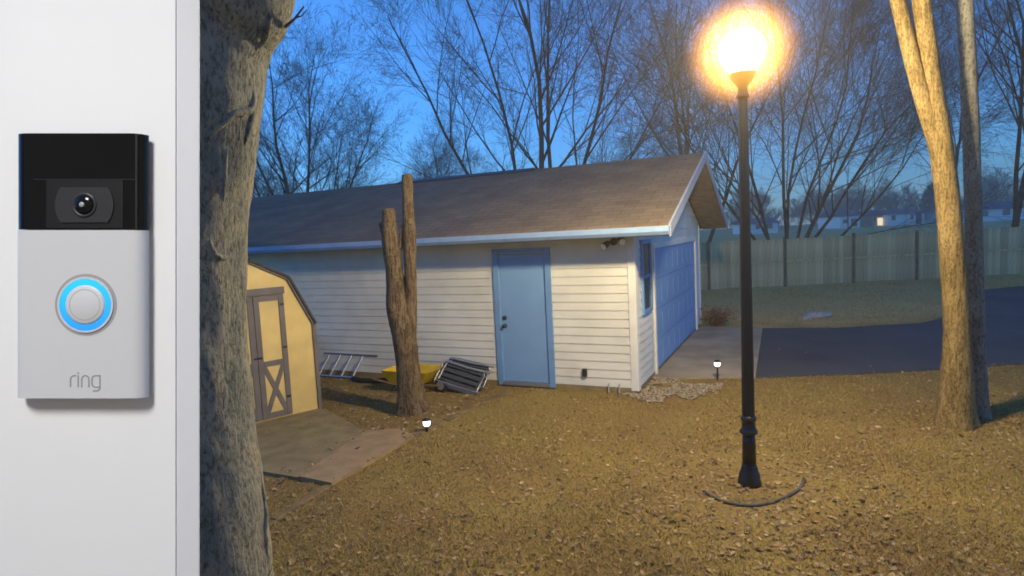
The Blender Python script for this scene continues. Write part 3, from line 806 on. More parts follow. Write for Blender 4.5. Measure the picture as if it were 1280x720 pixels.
# landscape timbers from the garage door to the left foreground
def build_timbers():
    pts = [(640, 490), (600, 505), (556, 527), (503, 552), (425, 600), (340, 652), (300, 690)]
    gp = [G(u, v) for u, v in pts]
    labs = ['timber edging nearest the garage door', 'timber edging right of the small white stake light', 'timber edging beside the white stake light',
            'timber edging along the brown concrete slab', 'timber edging left of the brown slab, in leaves', 'timber edging nearest the big left trunk']
    for i in range(6):
        a, b = gp[i], gp[i + 1]
        d = (b - a).normalized(); n = Vector((-d.y, d.x, 0))
        a = a + d * 0.015; b = b - d * 0.015
        q = []
        for (x, z) in ((-0.04, -0.05), (0.04, -0.05), (0.045, 0.0), (0.045, 0.012), (0.03, 0.024), (-0.03, 0.024), (-0.045, 0.012), (-0.045, 0.0)):
            q.append(a + n * x + Vector((0, 0, z)))
        o = MB().prism(q, (0, 0, 0), (b - a)).build('edging_timber', M_wood, bevel=0.006)
        tag(o, 'low weathered ' + labs[i], 'edging', 'timbers edging the bed')
build_timbers()

# ------------------------------------------------------------------ small things by the garage
def build_stake_light(p, h, label):
    t = thing('stake_light', p, label, 'garden light', 'solar stake lights')
    MB().lathe([(0.008, -0.05), (0.014, 0.02), (0.014, h - 0.10)], p, 10).build('stake', M_blackmetal, t)
    MB().lathe([(0.014, h - 0.10), (0.045, h - 0.095), (0.045, h - 0.085), (0.03, h - 0.08)], p, 16).build('lower_cap', M_blackmetal, t)
    MB().lathe([(0.032, h - 0.08), (0.045, h - 0.06), (0.047, h - 0.03), (0.04, h - 0.012)], p, 16).build('lens', emit('stake_lens', (1, 0.97, 0.9), 1.6), t, smooth=True)
    MB().lathe([(0.05, h - 0.012), (0.052, h - 0.002), (0.04, h + 0.012), (0.012, h + 0.022)], p, 16).build('top_cap', M_blackmetal, t)
build_stake_light(G(897, 476), 0.31, 'lit stake light on the gravel edge, left of the lamp post')
build_stake_light(G(534, 540), 0.16, 'low lit stake light at the foot of the two-stemmed cut tree')

def build_ladder():
    a0 = G(398, 471); a1 = G(453, 475)
    a0.z = a1.z = 0.03
    d = (a1 - a0).normalized()
    lean = GW * 0.22 + Vector((0, 0, 0.36)) + d * 0.10
    t = thing('ladder', a0.lerp(a1, 0.5) * 1.0, 'short aluminium ladder lying on its side by the garage wall', 'ladder')
    a0 = a0 - d * 0.1
    L = (a1 - a0).length
    for base, m, nm in ((Vector((0, 0, 0)), M_alu, 'rail'), (lean, mat('grey_rail', (0.10, 0.10, 0.12), 0.5), 'rail')):
        x = d; y = lean.normalized(); z = x.cross(y)
        q = [a0 + base + y * sy * 0.012 + z * sz * 0.03 for sy, sz in ((-1, -1), (1, -1), (1, 1), (-1, 1))]
        MB().prism(q, (0, 0, 0), d * (L + (0.10 if base.length else 0))).build(nm, m, t, bevel=0.003)
    k = 0
    while 0.12 + k * 0.26 < L:
        p = a0 + d * (0.12 + k * 0.26)
        MB().tube([p, p + lean - d * 0.0], 0.016, 8).build('rung', M_alu, t)
        k += 1
build_ladder()

o = MB().box(-6.08, -5.93, -0.20, -0.17, 0.0, 0.78, GM).build('grey_board', mat('grey_board', (0.13, 0.13, 0.14), 0.8, var=0.2, scale=8), bevel=0.004)
tag(o, 'upright grey board between the shed corner and the garage wall', 'board')

o = MB().tube([gpt(4.95, -0.35, 0.05), gpt(4.7, -0.42, 0.05), gpt(4.45, -0.40, 0.05), gpt(4.2, -0.30, 0.05)], 0.045, 12).build('drain_hose', M_rubber, smooth=True)
tag(o, 'short black drain hose on the ground beside the yellow wheelbarrow', 'hose')

def build_wheelbarrow():
    p = gpt(3.47, -0.62, 0)
    t = thing('wheelbarrow', p, 'yellow wheelbarrow parked behind the cut tree by the wall', 'wheelbarrow')
    M = Matrix.Translation(p) @ GM.to_3x3().to_4x4()
    # hollow tray: outer and inner hull
    def ring(x0, x1, y, z): return [M @ Vector(v) for v in ((x0, -y, z), (x1, -y, z), (x1, y, z), (x0, y, z))]
    bot, top = ring(-0.33, 0.22, 0.20, 0.13), ring(-0.43, 0.43, 0.30, 0.37)
    ti, bi = ring(-0.415, 0.415, 0.285, 0.37), ring(-0.315, 0.205, 0.185, 0.145)
    vs = bot + top + ti + bi
    fs = [(3, 2, 1, 0), (12, 13, 14, 15)]
    for k in range(4):
        k2 = (k + 1) % 4
        fs += [(k, k2, 4 + k2, 4 + k), (4 + k, 4 + k2, 8 + k2, 8 + k), (8 + k, 8 + k2, 12 + k2, 12 + k)]
    MB().add(vs, fs).build('tray', M_yellow, t, bevel=0.012)
    for s in (-1, 1):
        MB().tube([M @ Vector((0.50, s * 0.06, 0.12)), M @ Vector((-0.2, s * 0.20, 0.12)), M @ Vector((-0.62, s * 0.27, 0.22))], 0.018, 8).build('handle', M_wood, t)
        MB().tube([M @ Vector((-0.25, s * 0.20, 0.115)), M @ Vector((-0.31, s * 0.21, 0.0)), M @ Vector((-0.2, s * 0.2, 0.0)), M @ Vector((-0.1, s * 0.19, 0.115))], 0.012, 8).build('leg', M_blackmetal, t)
    ax = M.to_3x3() @ Vector((0, 1, 0))
    wh = MB().lathe([(0.075, -0.03), (0.105, -0.028), (0.115, 0), (0.105, 0.028), (0.075, 0.03)], M @ Vector((0.50, 0, 0.115)), 24, ax).build('wheel', M_rubber, t, smooth=True)
    MB().lathe([(0.07, -0.032), (0.07, 0.032)], M @ Vector((0.50, 0, 0.115)), 16, ax).build('rim', M_alu, wh)
build_wheelbarrow()

def build_chair(a, b, rot, label, lean):
    """folded lawn chair lying against the wall: flattened tube frame with dark webbing"""
    p = gpt(a, b, 0.05)
    t = thing('folded_chair', p, label, 'folded chair', 'folded lawn chairs against the garage wall')
    M = Matrix.Translation(p) @ GM.to_3x3().to_4x4() @ Matrix.Rotation(rot, 4, 'Y') @ Matrix.Rotation(lean, 4, 'X')
    def rr(x0, x1, z0, z1, y, rad=0.06):
        pts = []
        for cx, cz, a0 in ((x1 - rad, z1 - rad, 0), (x0 + rad, z1 - rad, 90), (x0 + rad, z0 + rad, 180), (x1 - rad, z0 + rad, 270)):
            for k in range(4):
                an = R(a0 + 30 * k); pts.append(M @ Vector((cx + rad * math.cos(an), y, cz + rad * math.sin(an))))
        pts.append(pts[0].copy()); return pts
    MB().tube(rr(-0.36, 0.36, 0.02, 0.44, 0.0), 0.013, 8).build('back_frame', M_alu, t, smooth=True)
    MB().tube(rr(-0.28, 0.42, 0.03, 0.41, -0.05), 0.013, 8).build('seat_frame', M_alu, t, smooth=True)
    for k in range(4):
        z0 = 0.06 + k * 0.095
        MB().box(-0.35, 0.35, -0.006, 0.006, z0, z0 + 0.07, M).build('webbing', M_greyfab, t)
        MB().box(-0.27, 0.41, -0.056, -0.044, z0, z0 + 0.065, M).build('webbing', M_greyfab, t)
    for s in (0.05, 0.40):
        MB().tube([M @ Vector((-0.30, -0.08, s)), M @ Vector((0.10, -0.085, s - 0.01)), M @ Vector((0.50, -0.075, s + 0.01))], 0.012, 8).build('arm', M_alu, t)
build_chair(2.76, -0.40, R(9), 'folded grey lawn chair lying against the wall, the back one of two', R(-32))
build_chair(2.78, -0.62, R(13), 'folded grey lawn chair lying against the wall, the front one of two', R(-42))

# pale rock on the verge, rust shrub at the far garage corner
def rock(p, sx, sy, sz, label, seed, name='rock', m=None):
    mb = MB()
    prof = [(math.cos(-math.pi / 2 + math.pi * i / 8), math.sin(-math.pi / 2 + math.pi * i / 8)) for i in range(9)]
    mb.lathe([(max(r, 0.01), h) for r, h in prof], (0, 0, 0), 14)
    vs = []
    for v in mb.v:
        v = Vector(v); f = 1 + 0.35 * noise.noise(v * 1.3 + Vector((seed, 0, 0)))
        vs.append((p.x + v.x * f * sx, p.y + v.y * f * sy, p.z + sz * 0.6 + v.z * f * sz))
    mb.v = vs
    return tag(mb.build(name, m or M_rock, smooth=True), label, 'rock')
rock(G(1022, 397), 0.32, 0.2, 0.10, 'pale flat rock on the grass beyond the driveway', 2)
rock(G(1009, 400), 0.12, 0.1, 0.07, 'small stone just left of the pale flat rock', 5)

def build_shrub():
    p = G(896, 408)
    t = thing('shrub', p, 'rust-brown low shrub at the far corner of the garage', 'shrub')
    rng = random.Random(3); mb = MB(); ms = MB()
    for i in range(60):
        d = Vector((rng.gauss(0, 0.55), rng.gauss(0, 0.55), rng.uniform(0.5, 1))).normalized() * rng.uniform(0.25, 0.6)
        ms.tube([p, p + d * 0.5 + Vector((0, 0, 0.03)), p + d], [0.006, 0.004, 0.002], 4)
        for k in range(14):
            q = p + d * rng.uniform(0.3, 1.05) + Vector((rng.gauss(0, .05), rng.gauss(0, .05), rng.gauss(0, .04)))
            u = Vector((rng.gauss(0, 1), rng.gauss(0, 1), rng.gauss(0, 1))).normalized() * 0.035; w = u.orthogonal().normalized() * 0.018
            mb.add([q - u, q + w, q + u, q - w], [(0, 1, 2, 3)])
    ms.build('stems', M_twig, t); mb.build('leaves', M_shrub, t)
build_shrub()

# ------------------------------------------------------------------ fence
def build_fence():
    y = 22.6; x0, x1 = 3.0, 34.0
    t = thing('fence', (x0, y, 0), 'long weathered grey board fence behind the driveway', 'fence')
    rng = random.Random(8)
    pk = MB().box(-0.071, 0.071, -0.011, 0.011, 0.03, 1.78).mesh('picket', M_fence)
    M_f = [M_fence, mat('fence_wood_dark', (0.38, 0.33, 0.19), 0.85, var=0.25, scale=2.5, stretch=(3, 3, .6)), mat('fence_wood_pale', (0.53, 0.46, 0.27), 0.85, var=0.25, scale=2.5, stretch=(3, 3, .6))]
    pks = [MB().box(-0.071, 0.071, -0.011, 0.011, 0.03, 1.78).mesh('picket', m) for m in M_f]
    x = x0; sec = 0
    while x < x1:
        o = bpy.data.objects.new('picket', pks[rng.choice((0, 0, 1, 2))])
        COL.objects.link(o)
        o.location = (x, y + rng.uniform(-.004, .004), rng.uniform(-0.015, 0.015) + 0.01 * math.sin(x))
        setparent(o, t)
        x += 0.15
    for z in (0.35, 0.95, 1.5):
        MB().box(x0, x1, y + 0.02, y + 0.06, z, z + 0.09).build('rail', M_fencepost, t)
    px = [7.35, 10.2, 12.75, 15.1, 17.5, 19.9, 22.3, 24.7, 27.1]
    for q in px:
        MB().box(q - 0.05, q + 0.05, y - 0.045, y - 0.012, 0, 1.86).build('post', M_fencepost, t)
    # flat trim board across the middle of the run
    MB().box(x0, x1, y - 0.030, y - 0.013, 0.92, 0.98).build('mid_rail', M_fence, t)
build_fence()

# ------------------------------------------------------------------ bare trees behind
def bare_tree(name, label, u, dist, stems, counts, maxl, seed, up=0.1, ang=(25, 50), wig=0.13, base_z=None, shrink=(0.45, 0.68), group=None, minr=0.0045):
    rng = random.Random(seed)
    b = P(u, 300, dist); b.z = ground_z(b.x, b.y) - 0.05 if base_z is None else base_z
    t = thing(name, b, label, 'tree', group)
    mt, mc = MB(), MB()
    for (dx, dy, lean_x, lean_y, L, r) in stems:
        grow(mt, mc, rng, b + Vector((dx, dy, 0)), Vector((lean_x, lean_y, 1)).normalized(), L, r * 0.66, 0, counts, maxl, up, wig, ang, shrink, 0.22, minr)
    mt.build('trunk', M_bark, t); mc.build('crown', M_twig, t)
    return t

bare_tree('bare_tree', 'rounded bare tree standing alone behind the left end of the roof', 378, 42, [(0, 0, 0, 0, 16.0, 0.26), (-.2, 0, -.55, 0, 12, .17), (.2, .1, .5, .1, 13, .18), (0, .2, -.22, .2, 15, .17), (.1, .2, .24, -.2, 15, .17), (.1, .1, .8, 0, 11, .15), (.1, .1, -.85, 0, 10, .13), (0, -.1, .1, .1, 15.5, .15)], [15, 9, 7, 4], 4, 11, up=0.02, ang=(24, 52), wig=0.09, shrink=(0.36, 0.56))
bare_tree('bare_tree', 'tall many-stemmed bare tree behind the middle of the roof', 672, 30,
          [(0, 0, 0.02, 0, 17, 0.27), (-.5, .2, -0.13, 0.1, 15, 0.19), (.4, .1, 0.10, -.1, 17, 0.2), (.7, .3, 0.27, 0.1, 16, 0.2), (-.3, -.1, -0.09, -.1, 16, 0.17), (1.0, .2, 0.44, 0.0, 12, 0.13)], [13, 9, 7, 4], 4, 22, up=0.015, ang=(20, 48), wig=0.08, shrink=(0.34, 0.54))
bare_tree('bare_tree', 'low spreading many-stemmed bare tree behind the fence near the lamp', 985, 30,
          [(0, 0, 0.05, 0, 13, 0.15), (-.3, .2, -0.35, 0.1, 12, 0.15), (.2, .1, 0.35, -.1, 13, 0.17), (.3, .3, 0.75, 0.1, 11, 0.14), (-.4, -.1, -0.75, -.1, 11, 0.13), (.2, .2, 0.2, 0.1, 13, 0.13), (-.2, .2, -0.15, 0.1, 13, 0.13), (.5, 0, 1.2, 0.0, 9, 0.11), (.2, .1, .55, .2, 11, .11), (-.1, .1, -.5, .2, 11, .11)], [12, 8, 7, 4], 4, 33, up=0.02, ang=(20, 46), wig=0.09)
bare_tree('bare_tree', 'hazy bare tree whose twigs glow brown left of the lamp globe', 872, 40, [(0, 0, 0, 0, 19, 0.28), (.3, 0, -0.25, 0, 15, 0.2), (.3, 0, 0.25, 0, 15, 0.2)], [12, 8, 6, 4], 4, 44, up=0.05, ang=(22, 48), wig=0.1)
bare_tree('bare_tree', 'tall bare tree at the right edge beyond the straight trunk', 1262, 26, [(0, 0, 0.05, 0, 16, 0.22), (.3, 0, -0.2, 0, 14, 0.16), (.2, 0, 0.3, 0, 14, 0.16)], [11, 8, 6, 4], 4, 55, up=0.05, ang=(22, 48), wig=0.1)
bare_tree('bare_tree', 'bare tree glimpsed between the forked and straight trunks', 1178, 46, [(0, 0, 0.0, 0, 17, 0.25), (.3, 0, 0.22, 0, 14, 0.16)], [11, 8, 6, 4], 4, 56, up=0.05, ang=(22, 50), wig=0.1)
bare_tree('bare_tree', 'small dense bare tree behind the roof, left of the tall many-stemmed one', 548, 52, [(0, 0, 0, 0, 10, 0.2), (.3, 0, -.5, 0, 8, 0.14), (.3, 0, .5, 0, 8, 0.14), (0, 0, .15, 0, 9, .14)], [10, 8, 6, 5], 4, 66, up=0.06, ang=(30, 60), wig=0.14)
bare_tree('bare_tree', 'low bare tree above the roof beside the big left trunk', 325, 50, [(0, 0, 0, 0, 8, 0.18), (.3, 0, -.5, 0, 7, 0.14), (.3, 0, .5, 0, 7, 0.14)], [10, 8, 6, 5], 4, 77, up=0.06, ang=(30, 60), wig=0.14)
bare_tree('bare_tree', 'small bare tree behind the roof between the rounded tree and the dense one', 455, 60, [(0, 0, 0, 0, 8, 0.18), (.3, 0, -.4, 0, 7, 0.14), (.3, 0, .5, 0, 7, 0.14)], [9, 7, 6, 5], 4, 78, up=0.06, ang=(30, 60), wig=0.14)
bare_tree('bare_tree', 'low dense bare tree over the roof ridge, left of the gable peak', 790, 56, [(0, 0, 0, 0, 9, 0.18), (.3, 0, -.4, 0, 8, 0.14), (.3, 0, .5, 0, 8, 0.14)], [9, 7, 6, 5], 4, 79, up=0.06, ang=(30, 60), wig=0.14)

# dense dark shrubby trees far behind the fence
def dense_tree(u, dist, w, h, label, seed):
    rng = random.Random(seed)
    b = P(u, 290, dist); b.z = ground_z(b.x, b.y) - 0.05
    t = thing('dark_tree', b, label, 'tree', 'dark trees before the far houses')
    mt, mc = MB(), MB()
    mt.tube([b, b + Vector((0, 0, h * 0.9))], [0.22, 0.05], 7)
    for i in range(5000):
        f = rng.random() ** 0.7; a = rng.uniform(0, 2 * math.pi)
        z = f * h; rad = w * (math.sin(math.pi * min(1, 0.15 + 0.85 * f)) ** 0.6) * math.sqrt(rng.random()) * (1 + 0.25 * noise.noise(Vector((a * 1.5, z * .6, seed))))
        q = b + Vector((rad * math.cos(a), rad * math.sin(a), z))
        d = Vector((math.cos(a), math.sin(a), rng.uniform(-.2, 1.2))).normalized() * rng.uniform(0.5, 1.3)
        s = d.orthogonal().normalized(); s.rotate(Matrix.Rotation(rng.uniform(0, 6.3), 3, d).to_quaternion()); s *= 0.10
        mc.add([q - s, q + s, q + d], [(0, 1, 2)])
    mt.build('trunk', M_bark, t); mc.build('crown', M_ever, t)
dense_tree(1170, 165, 3.6, 10.0, 'dark upright tree just left of the forked trunk in the distance', 4)
for (fu, fd, fL, flabel, fs_) in ((1122, 172, 10.0, 'far bare tree rising behind the long white house', 91), (1250, 170, 12.0, 'far bare tree behind the house at the right edge', 92),
                                  (1062, 178, 10.5, 'far bare tree over the leftmost white house', 93), (938, 160, 10.0, 'far bare tree just right of the lamp post above the fence', 94), (1020, 168, 9.0, 'far bare tree between the lamp post and the white houses', 95)):
    bare_tree('far_tree', flabel, fu, fd, [(0, 0, 0, 0, fL, .3), (-.5, 0, -.5, 0, fL * .8, .2), (.5, 0, .5, 0, fL * .8, .2), (.2, .5, .2, .3, fL * .9, .2), (-.2, .5, -.25, .3, fL * .9, .2)], [11, 9, 6, 3], 3, fs_, up=0.05, ang=(30, 60), wig=0.12, minr=0.03, group='trees before the far wood')
# far-off wood closing the horizon
def build_wood():
    rng = random.Random(77); mb = MB()
    for i in range(16000):
        x = rng.uniform(-190, 250); y = rng.uniform(205, 240)
        h = 7 + 4 * noise.noise(Vector((x * 0.05, 0, 3))) + 2.0 * noise.noise(Vector((x * 0.3, 0, 8)))
        z = rng.random() ** 0.8 * h + 0.6
        d = Vector((rng.gauss(0, .5), rng.gauss(0, .3), 1)).normalized() * rng.uniform(1.0, 2.6)
        s = Vector((rng.uniform(-1, 1), rng.uniform(-1, 1), 0)) * 0.2
        q = Vector((x, y, z))
        mb.add([q - s, q + s, q + d], [(0, 1, 2)])
    o = mb.build('distant_wood', M_ever)
    tag(o, 'far-off dark wood along the horizon', None, None, 'stuff')
build_wood()

# ------------------------------------------------------------------ far houses
M_hw = mat('far_white_wall', (0.86, 0.86, 0.86), 0.7)
M_hr = mat('far_roof', (0.09, 0.10, 0.13), 0.8)
def house(u0, u1, dist, wall_h, roof_h, label, wins, wall=M_hw, lit=None):
    a = P(u0, 275, dist); b = P(u1, 275, dist)
    gz = ground_z(a.x, dist) - 0.02
    x0, x1 = a.x, b.x
    t = thing('far_house', ((x0 + x1) / 2, dist, gz), label, 'house', 'houses beyond the fence')
    MB().box(x0, x1, dist, dist + 8, gz, gz + wall_h).build('wall', wall, t)
    q = [Vector((0, dist - 0.4, gz + wall_h)), Vector((0, dist + 8.4, gz + wall_h)), Vector((0, dist + 4, gz + wall_h + roof_h))]
    MB().prism(q, (x0 - 0.4, 0, 0), (x1 + 0.4, 0, 0)).build('roof', M_hr, t)
    for (f0, f1, z0, z1) in wins:
        wx0 = x0 + (x1 - x0) * f0; wx1 = x0 + (x1 - x0) * f1
        w = MB().box(wx0, wx1, dist - 0.06, dist - 0.01, gz + z0, gz + z1).build('window', M_glass, t)
        MB().box(wx0 - 0.1, wx1 + 0.1, dist - 0.12, dist - 0.061, gz + z0 - 0.12, gz + z0).build('sill', wall, w)
    if lit:
        xx = x0 + (x1 - x0) * lit
        MB().box(xx - 0.6, xx + 0.8, dist - 0.12, dist - 0.01, gz + 0.2, gz + 1.6).build('lit_window', emit('lit_window', (1, 0.80, 0.42), 0.55), t)
        q = MB().lathe([(0.15, 0), (0.28, 0.15), (0.28, 0.4), (0.12, 0.5)], (xx + 0.6, dist - 0.4, gz + 1.5), 12)
        q.build('lamp_fixture', emit('house_porch_lamp', (1, 0.88, 0.6), 3), t)
house(1050, 1075, 112, 2.2, 1.3, 'small white house left of the house with the lit porch', [(.15, .35, .9, 1.6), (.55, .85, .3, 1.7)])
house(1090, 1108, 114, 2.0, 1.2, 'far house with a bright yellow porch light', [(.1, .25, 1, 2)], mat('far_tan_wall', (0.5, 0.42, 0.3), 0.7), 0.6)
house(1111, 1156, 112, 2.1, 1.0, 'long low white house right of the lit porch', [(.08, .18, 1, 1.9), (.6, .68, 1, 1.9), (.75, .9, .1, 2.1)])
house(1198, 1290, 106, 2.1, 1.3, 'long white house at the right edge behind the straight trunk', [(.02, .06, .3, 2), (.3, .4, 1, 2), (.6, .7, 1, 2)])
house(938, 972, 100, 1.7, 1.0, 'low pale building just right of the lamp post above the fence', [(.2, .35, .8, 1.6), (.6, .8, .8, 1.6)])

# ------------------------------------------------------------------ ground cover: grass, leaves, gravel
def inside(poly, x, y):
    c = False; n = len(poly); j = n - 1
    for i in range(n):
        xi, yi = poly[i]; xj, yj = poly[j]
        if (yi > y) != (yj > y) and x < (xj - xi) * (y - yi) / (yj - yi) + xi: c = not c
        j = i
    return c
GAR_POLY = ccw([tuple(gpt(-0.03, -0.03, 0)[:2]), tuple(gpt(11.8, -0.03, 0)[:2]), tuple(gpt(11.8, 6.5, 0)[:2]), tuple(gpt(-0.03, 6.5, 0)[:2])])
SHED_POLY = ccw([tuple(SH0[:2]), tuple((SH0 + SS * 1.74)[:2]), tuple((SH0 + SS * 1.74 - SN * 1.7)[:2]), tuple((SH0 - SN * 1.7)[:2])])
GRAVEL = ccw([tuple(gpt(0.25, -0.03, 0)[:2]), (1.75, 8.25), (2.3, 8.15), (3.0, 8.75), (3.2, 9.3), (2.6, 9.45), tuple(gpt(-0.03, 1.0, 0)[:2]), tuple(gpt(-0.03, -0.03, 0)[:2])])
def blocked(x, y, leaves=False):
    if inside(GAR_POLY, x, y) or inside(SHED_POLY, x, y): return True
    if inside(DRIVE, x, y) or inside(APRON, x, y) or inside(SLAB1, x, y) or inside(SLAB2, x, y): return True
    return False
def dens_bed(x, y):
    """the leafy bed between shed, cut tree and garage"""
    return x < -0.3 and y > 7.2 + (x + 1.4) * 1.5

def build_grass():
    rng = random.Random(21); mb = MB()
    n = 0
    vs = []; fs = []
    while n < 190000:
        y = 3.1 + 19 * rng.random() ** 2.2
        x = rng.uniform(-0.75, 0.98) * y
        jx, jy = 0.16 * noise.noise(Vector((x * 6, y * 6, 1))), 0.16 * noise.noise(Vector((x * 6, y * 6, 9)))
        if blocked(x + jx, y + jy) or inside(GRAVEL, x, y): continue
        if dens_bed(x, y) and rng.random() < 0.8: continue
        d = noise.noise(Vector((x * 0.8, y * 0.8, 5)))
        if rng.random() > 0.75 + d * 0.7: continue
        dl = math.hypot(x - LP.x, y - LP.y)
        if dl < 0.9 and rng.random() < 0.6: continue
        h = rng.uniform(0.012, 0.034) * (1 + y * 0.03)
        a = rng.uniform(0, 6.283); w = 0.0028 * (1 + y * 0.08)
        z = max(ground_z(x, y), 0.02 if blocked(x, y) else -1)
        lx, ly = rng.gauss(0, 0.9) * h, rng.gauss(0, 0.9) * h
        k = len(vs)
        vs += [(x - math.cos(a) * w, y - math.sin(a) * w, z - 0.003), (x + math.cos(a) * w, y + math.sin(a) * w, z - 0.003), (x + lx, y + ly, z + h)]
        fs.append((k, k + 1, k + 2)); n += 1
    mb.v = vs; mb.f = fs
    tag(mb.build('lawn_grass', M_grass), 'short dry brown grass over the lawn', None, None, 'stuff')
build_grass()

LEAF = [(0, -1.1), (0.08, -0.55), (0.55, -0.62), (0.35, -0.25), (0.85, 0.0), (0.40, 0.15), (0.55, 0.65), (0.2, 0.5), (0, 1.05), (-0.2, 0.5), (-0.55, 0.65), (-0.40, 0.15), (-0.85, 0.0), (-0.35, -0.25), (-0.55, -0.62), (-0.08, -0.55)]
def build_leaves():
    rng = random.Random(31); vs = []; fs = []; n = 0
    tries = 0
    while n < 9500 and tries < 300000:
        tries += 1
        y = 3.1 + 10.3 * rng.random() ** 1.5
        x = rng.uniform(-0.62, 0.97) * y
        if inside(GAR_POLY, x, y) or inside(SHED_POLY, x, y): continue
        hard = inside(DRIVE, x, y) or inside(APRON, x, y) or inside(SLAB1, x, y) or inside(SLAB2, x, y)
        edge = hard and not (blocked(x + 0.12, y) and blocked(x - 0.12, y) and blocked(x, y + 0.12) and blocked(x, y - 0.12))
        if hard and rng.random() > (0.45 if edge else 0.035): continue
        z = ground_z(x, y) + 0.005
        if hard: z = 0.052 if inside(SLAB2, x, y) else 0.036
        dl = math.hypot((x - LP.x), (y - LP.y))
        pr = 0.20 + 0.40 * max(0, noise.noise(Vector((x * 0.9, y * 0.9, 2))) + 0.6 * noise.noise(Vector((x * 3.1, y * 3.1, 4))))
        if dl < 1.3: pr = max(pr, 0.95 - dl * 0.35)
        if dens_bed(x, y): pr = 0.85
        pr *= 1.0 if y < 8 else 0.55 if not dens_bed(x, y) else 1
        if 4.4 < x < 6.5 and 5.5 < y < 7.5: pr = max(pr, 0.6)
        if rng.random() > pr: continue
        s = rng.uniform(0.014, 0.034) * (1.35 if rng.random() < 0.2 else 1)
        a = rng.uniform(0, 6.283)
        M = Matrix.Rotation(a, 3, 'Z') @ Matrix.Rotation(rng.gauss(0, 0.30), 3, 'X') @ Matrix.Rotation(rng.gauss(0, 0.30), 3, 'Y')
        curl = rng.uniform(0.0, 0.75); asp = rng.uniform(0.6, 1.0)
        k = len(vs)
        lift = rng.random() ** 2 * 0.008
        if not math.isfinite(z): continue
        vs.append((x, y, z + lift))
        for (lx, ly) in LEAF:
            q = M @ Vector((lx * s * asp, ly * s, curl * s * (lx * lx + 0.5 * ly * ly)))
            vs.append((x + q.x, y + q.y, max(z - 0.003, z + lift + q.z)))
        m = len(LEAF)
        for i in range(m): fs.append((k, k + 1 + i, k + 1 + (i + 1) % m))
        n += 1
    mb = MB(); mb.v = vs; mb.f = fs
    tag(mb.build('fallen_leaves', M_leaf), 'brown fallen leaves strewn over the lawn', None, None, 'stuff')
build_leaves()

def build_gravel():
    rng = random.Random(41); mb = MB(); n = 0; tries = 0
    while n < 1500 and tries < 30000:
        tries += 1
        x = rng.uniform(1.4, 3.4); y = rng.uniform(8.0, 9.7)
        if not inside(GRAVEL, x, y): continue
        if noise.noise(Vector((x * 2, y * 2, 1))) < -0.25: continue
        s = rng.uniform(0.012, 0.034)
        c = Vector((x, y, 0.01 + s * 0.3))
        M = Matrix.Rotation(rng.uniform(0, 6.28), 3, 'Z') @ Matrix.Rotation(rng.uniform(-.5, .5), 3, 'X')
        q = [M @ Vector(v) for v in ((1, 0, 0), (0, .8, 0), (-1, 0, 0), (0, -.8, 0), (0.1, 0, .6), (0, 0, -.6))]
        mb.add([c + v * s * rng.uniform(.75, 1.1) for v in q], [(0, 1, 4), (1, 2, 4), (2, 3, 4), (3, 0, 4), (1, 0, 5), (2, 1, 5), (3, 2, 5), (0, 3, 5)])
        n += 1
    tag(mb.build('gravel', M_stone), 'pale gravel at the near garage corner', None, None, 'stuff')
build_gravel()

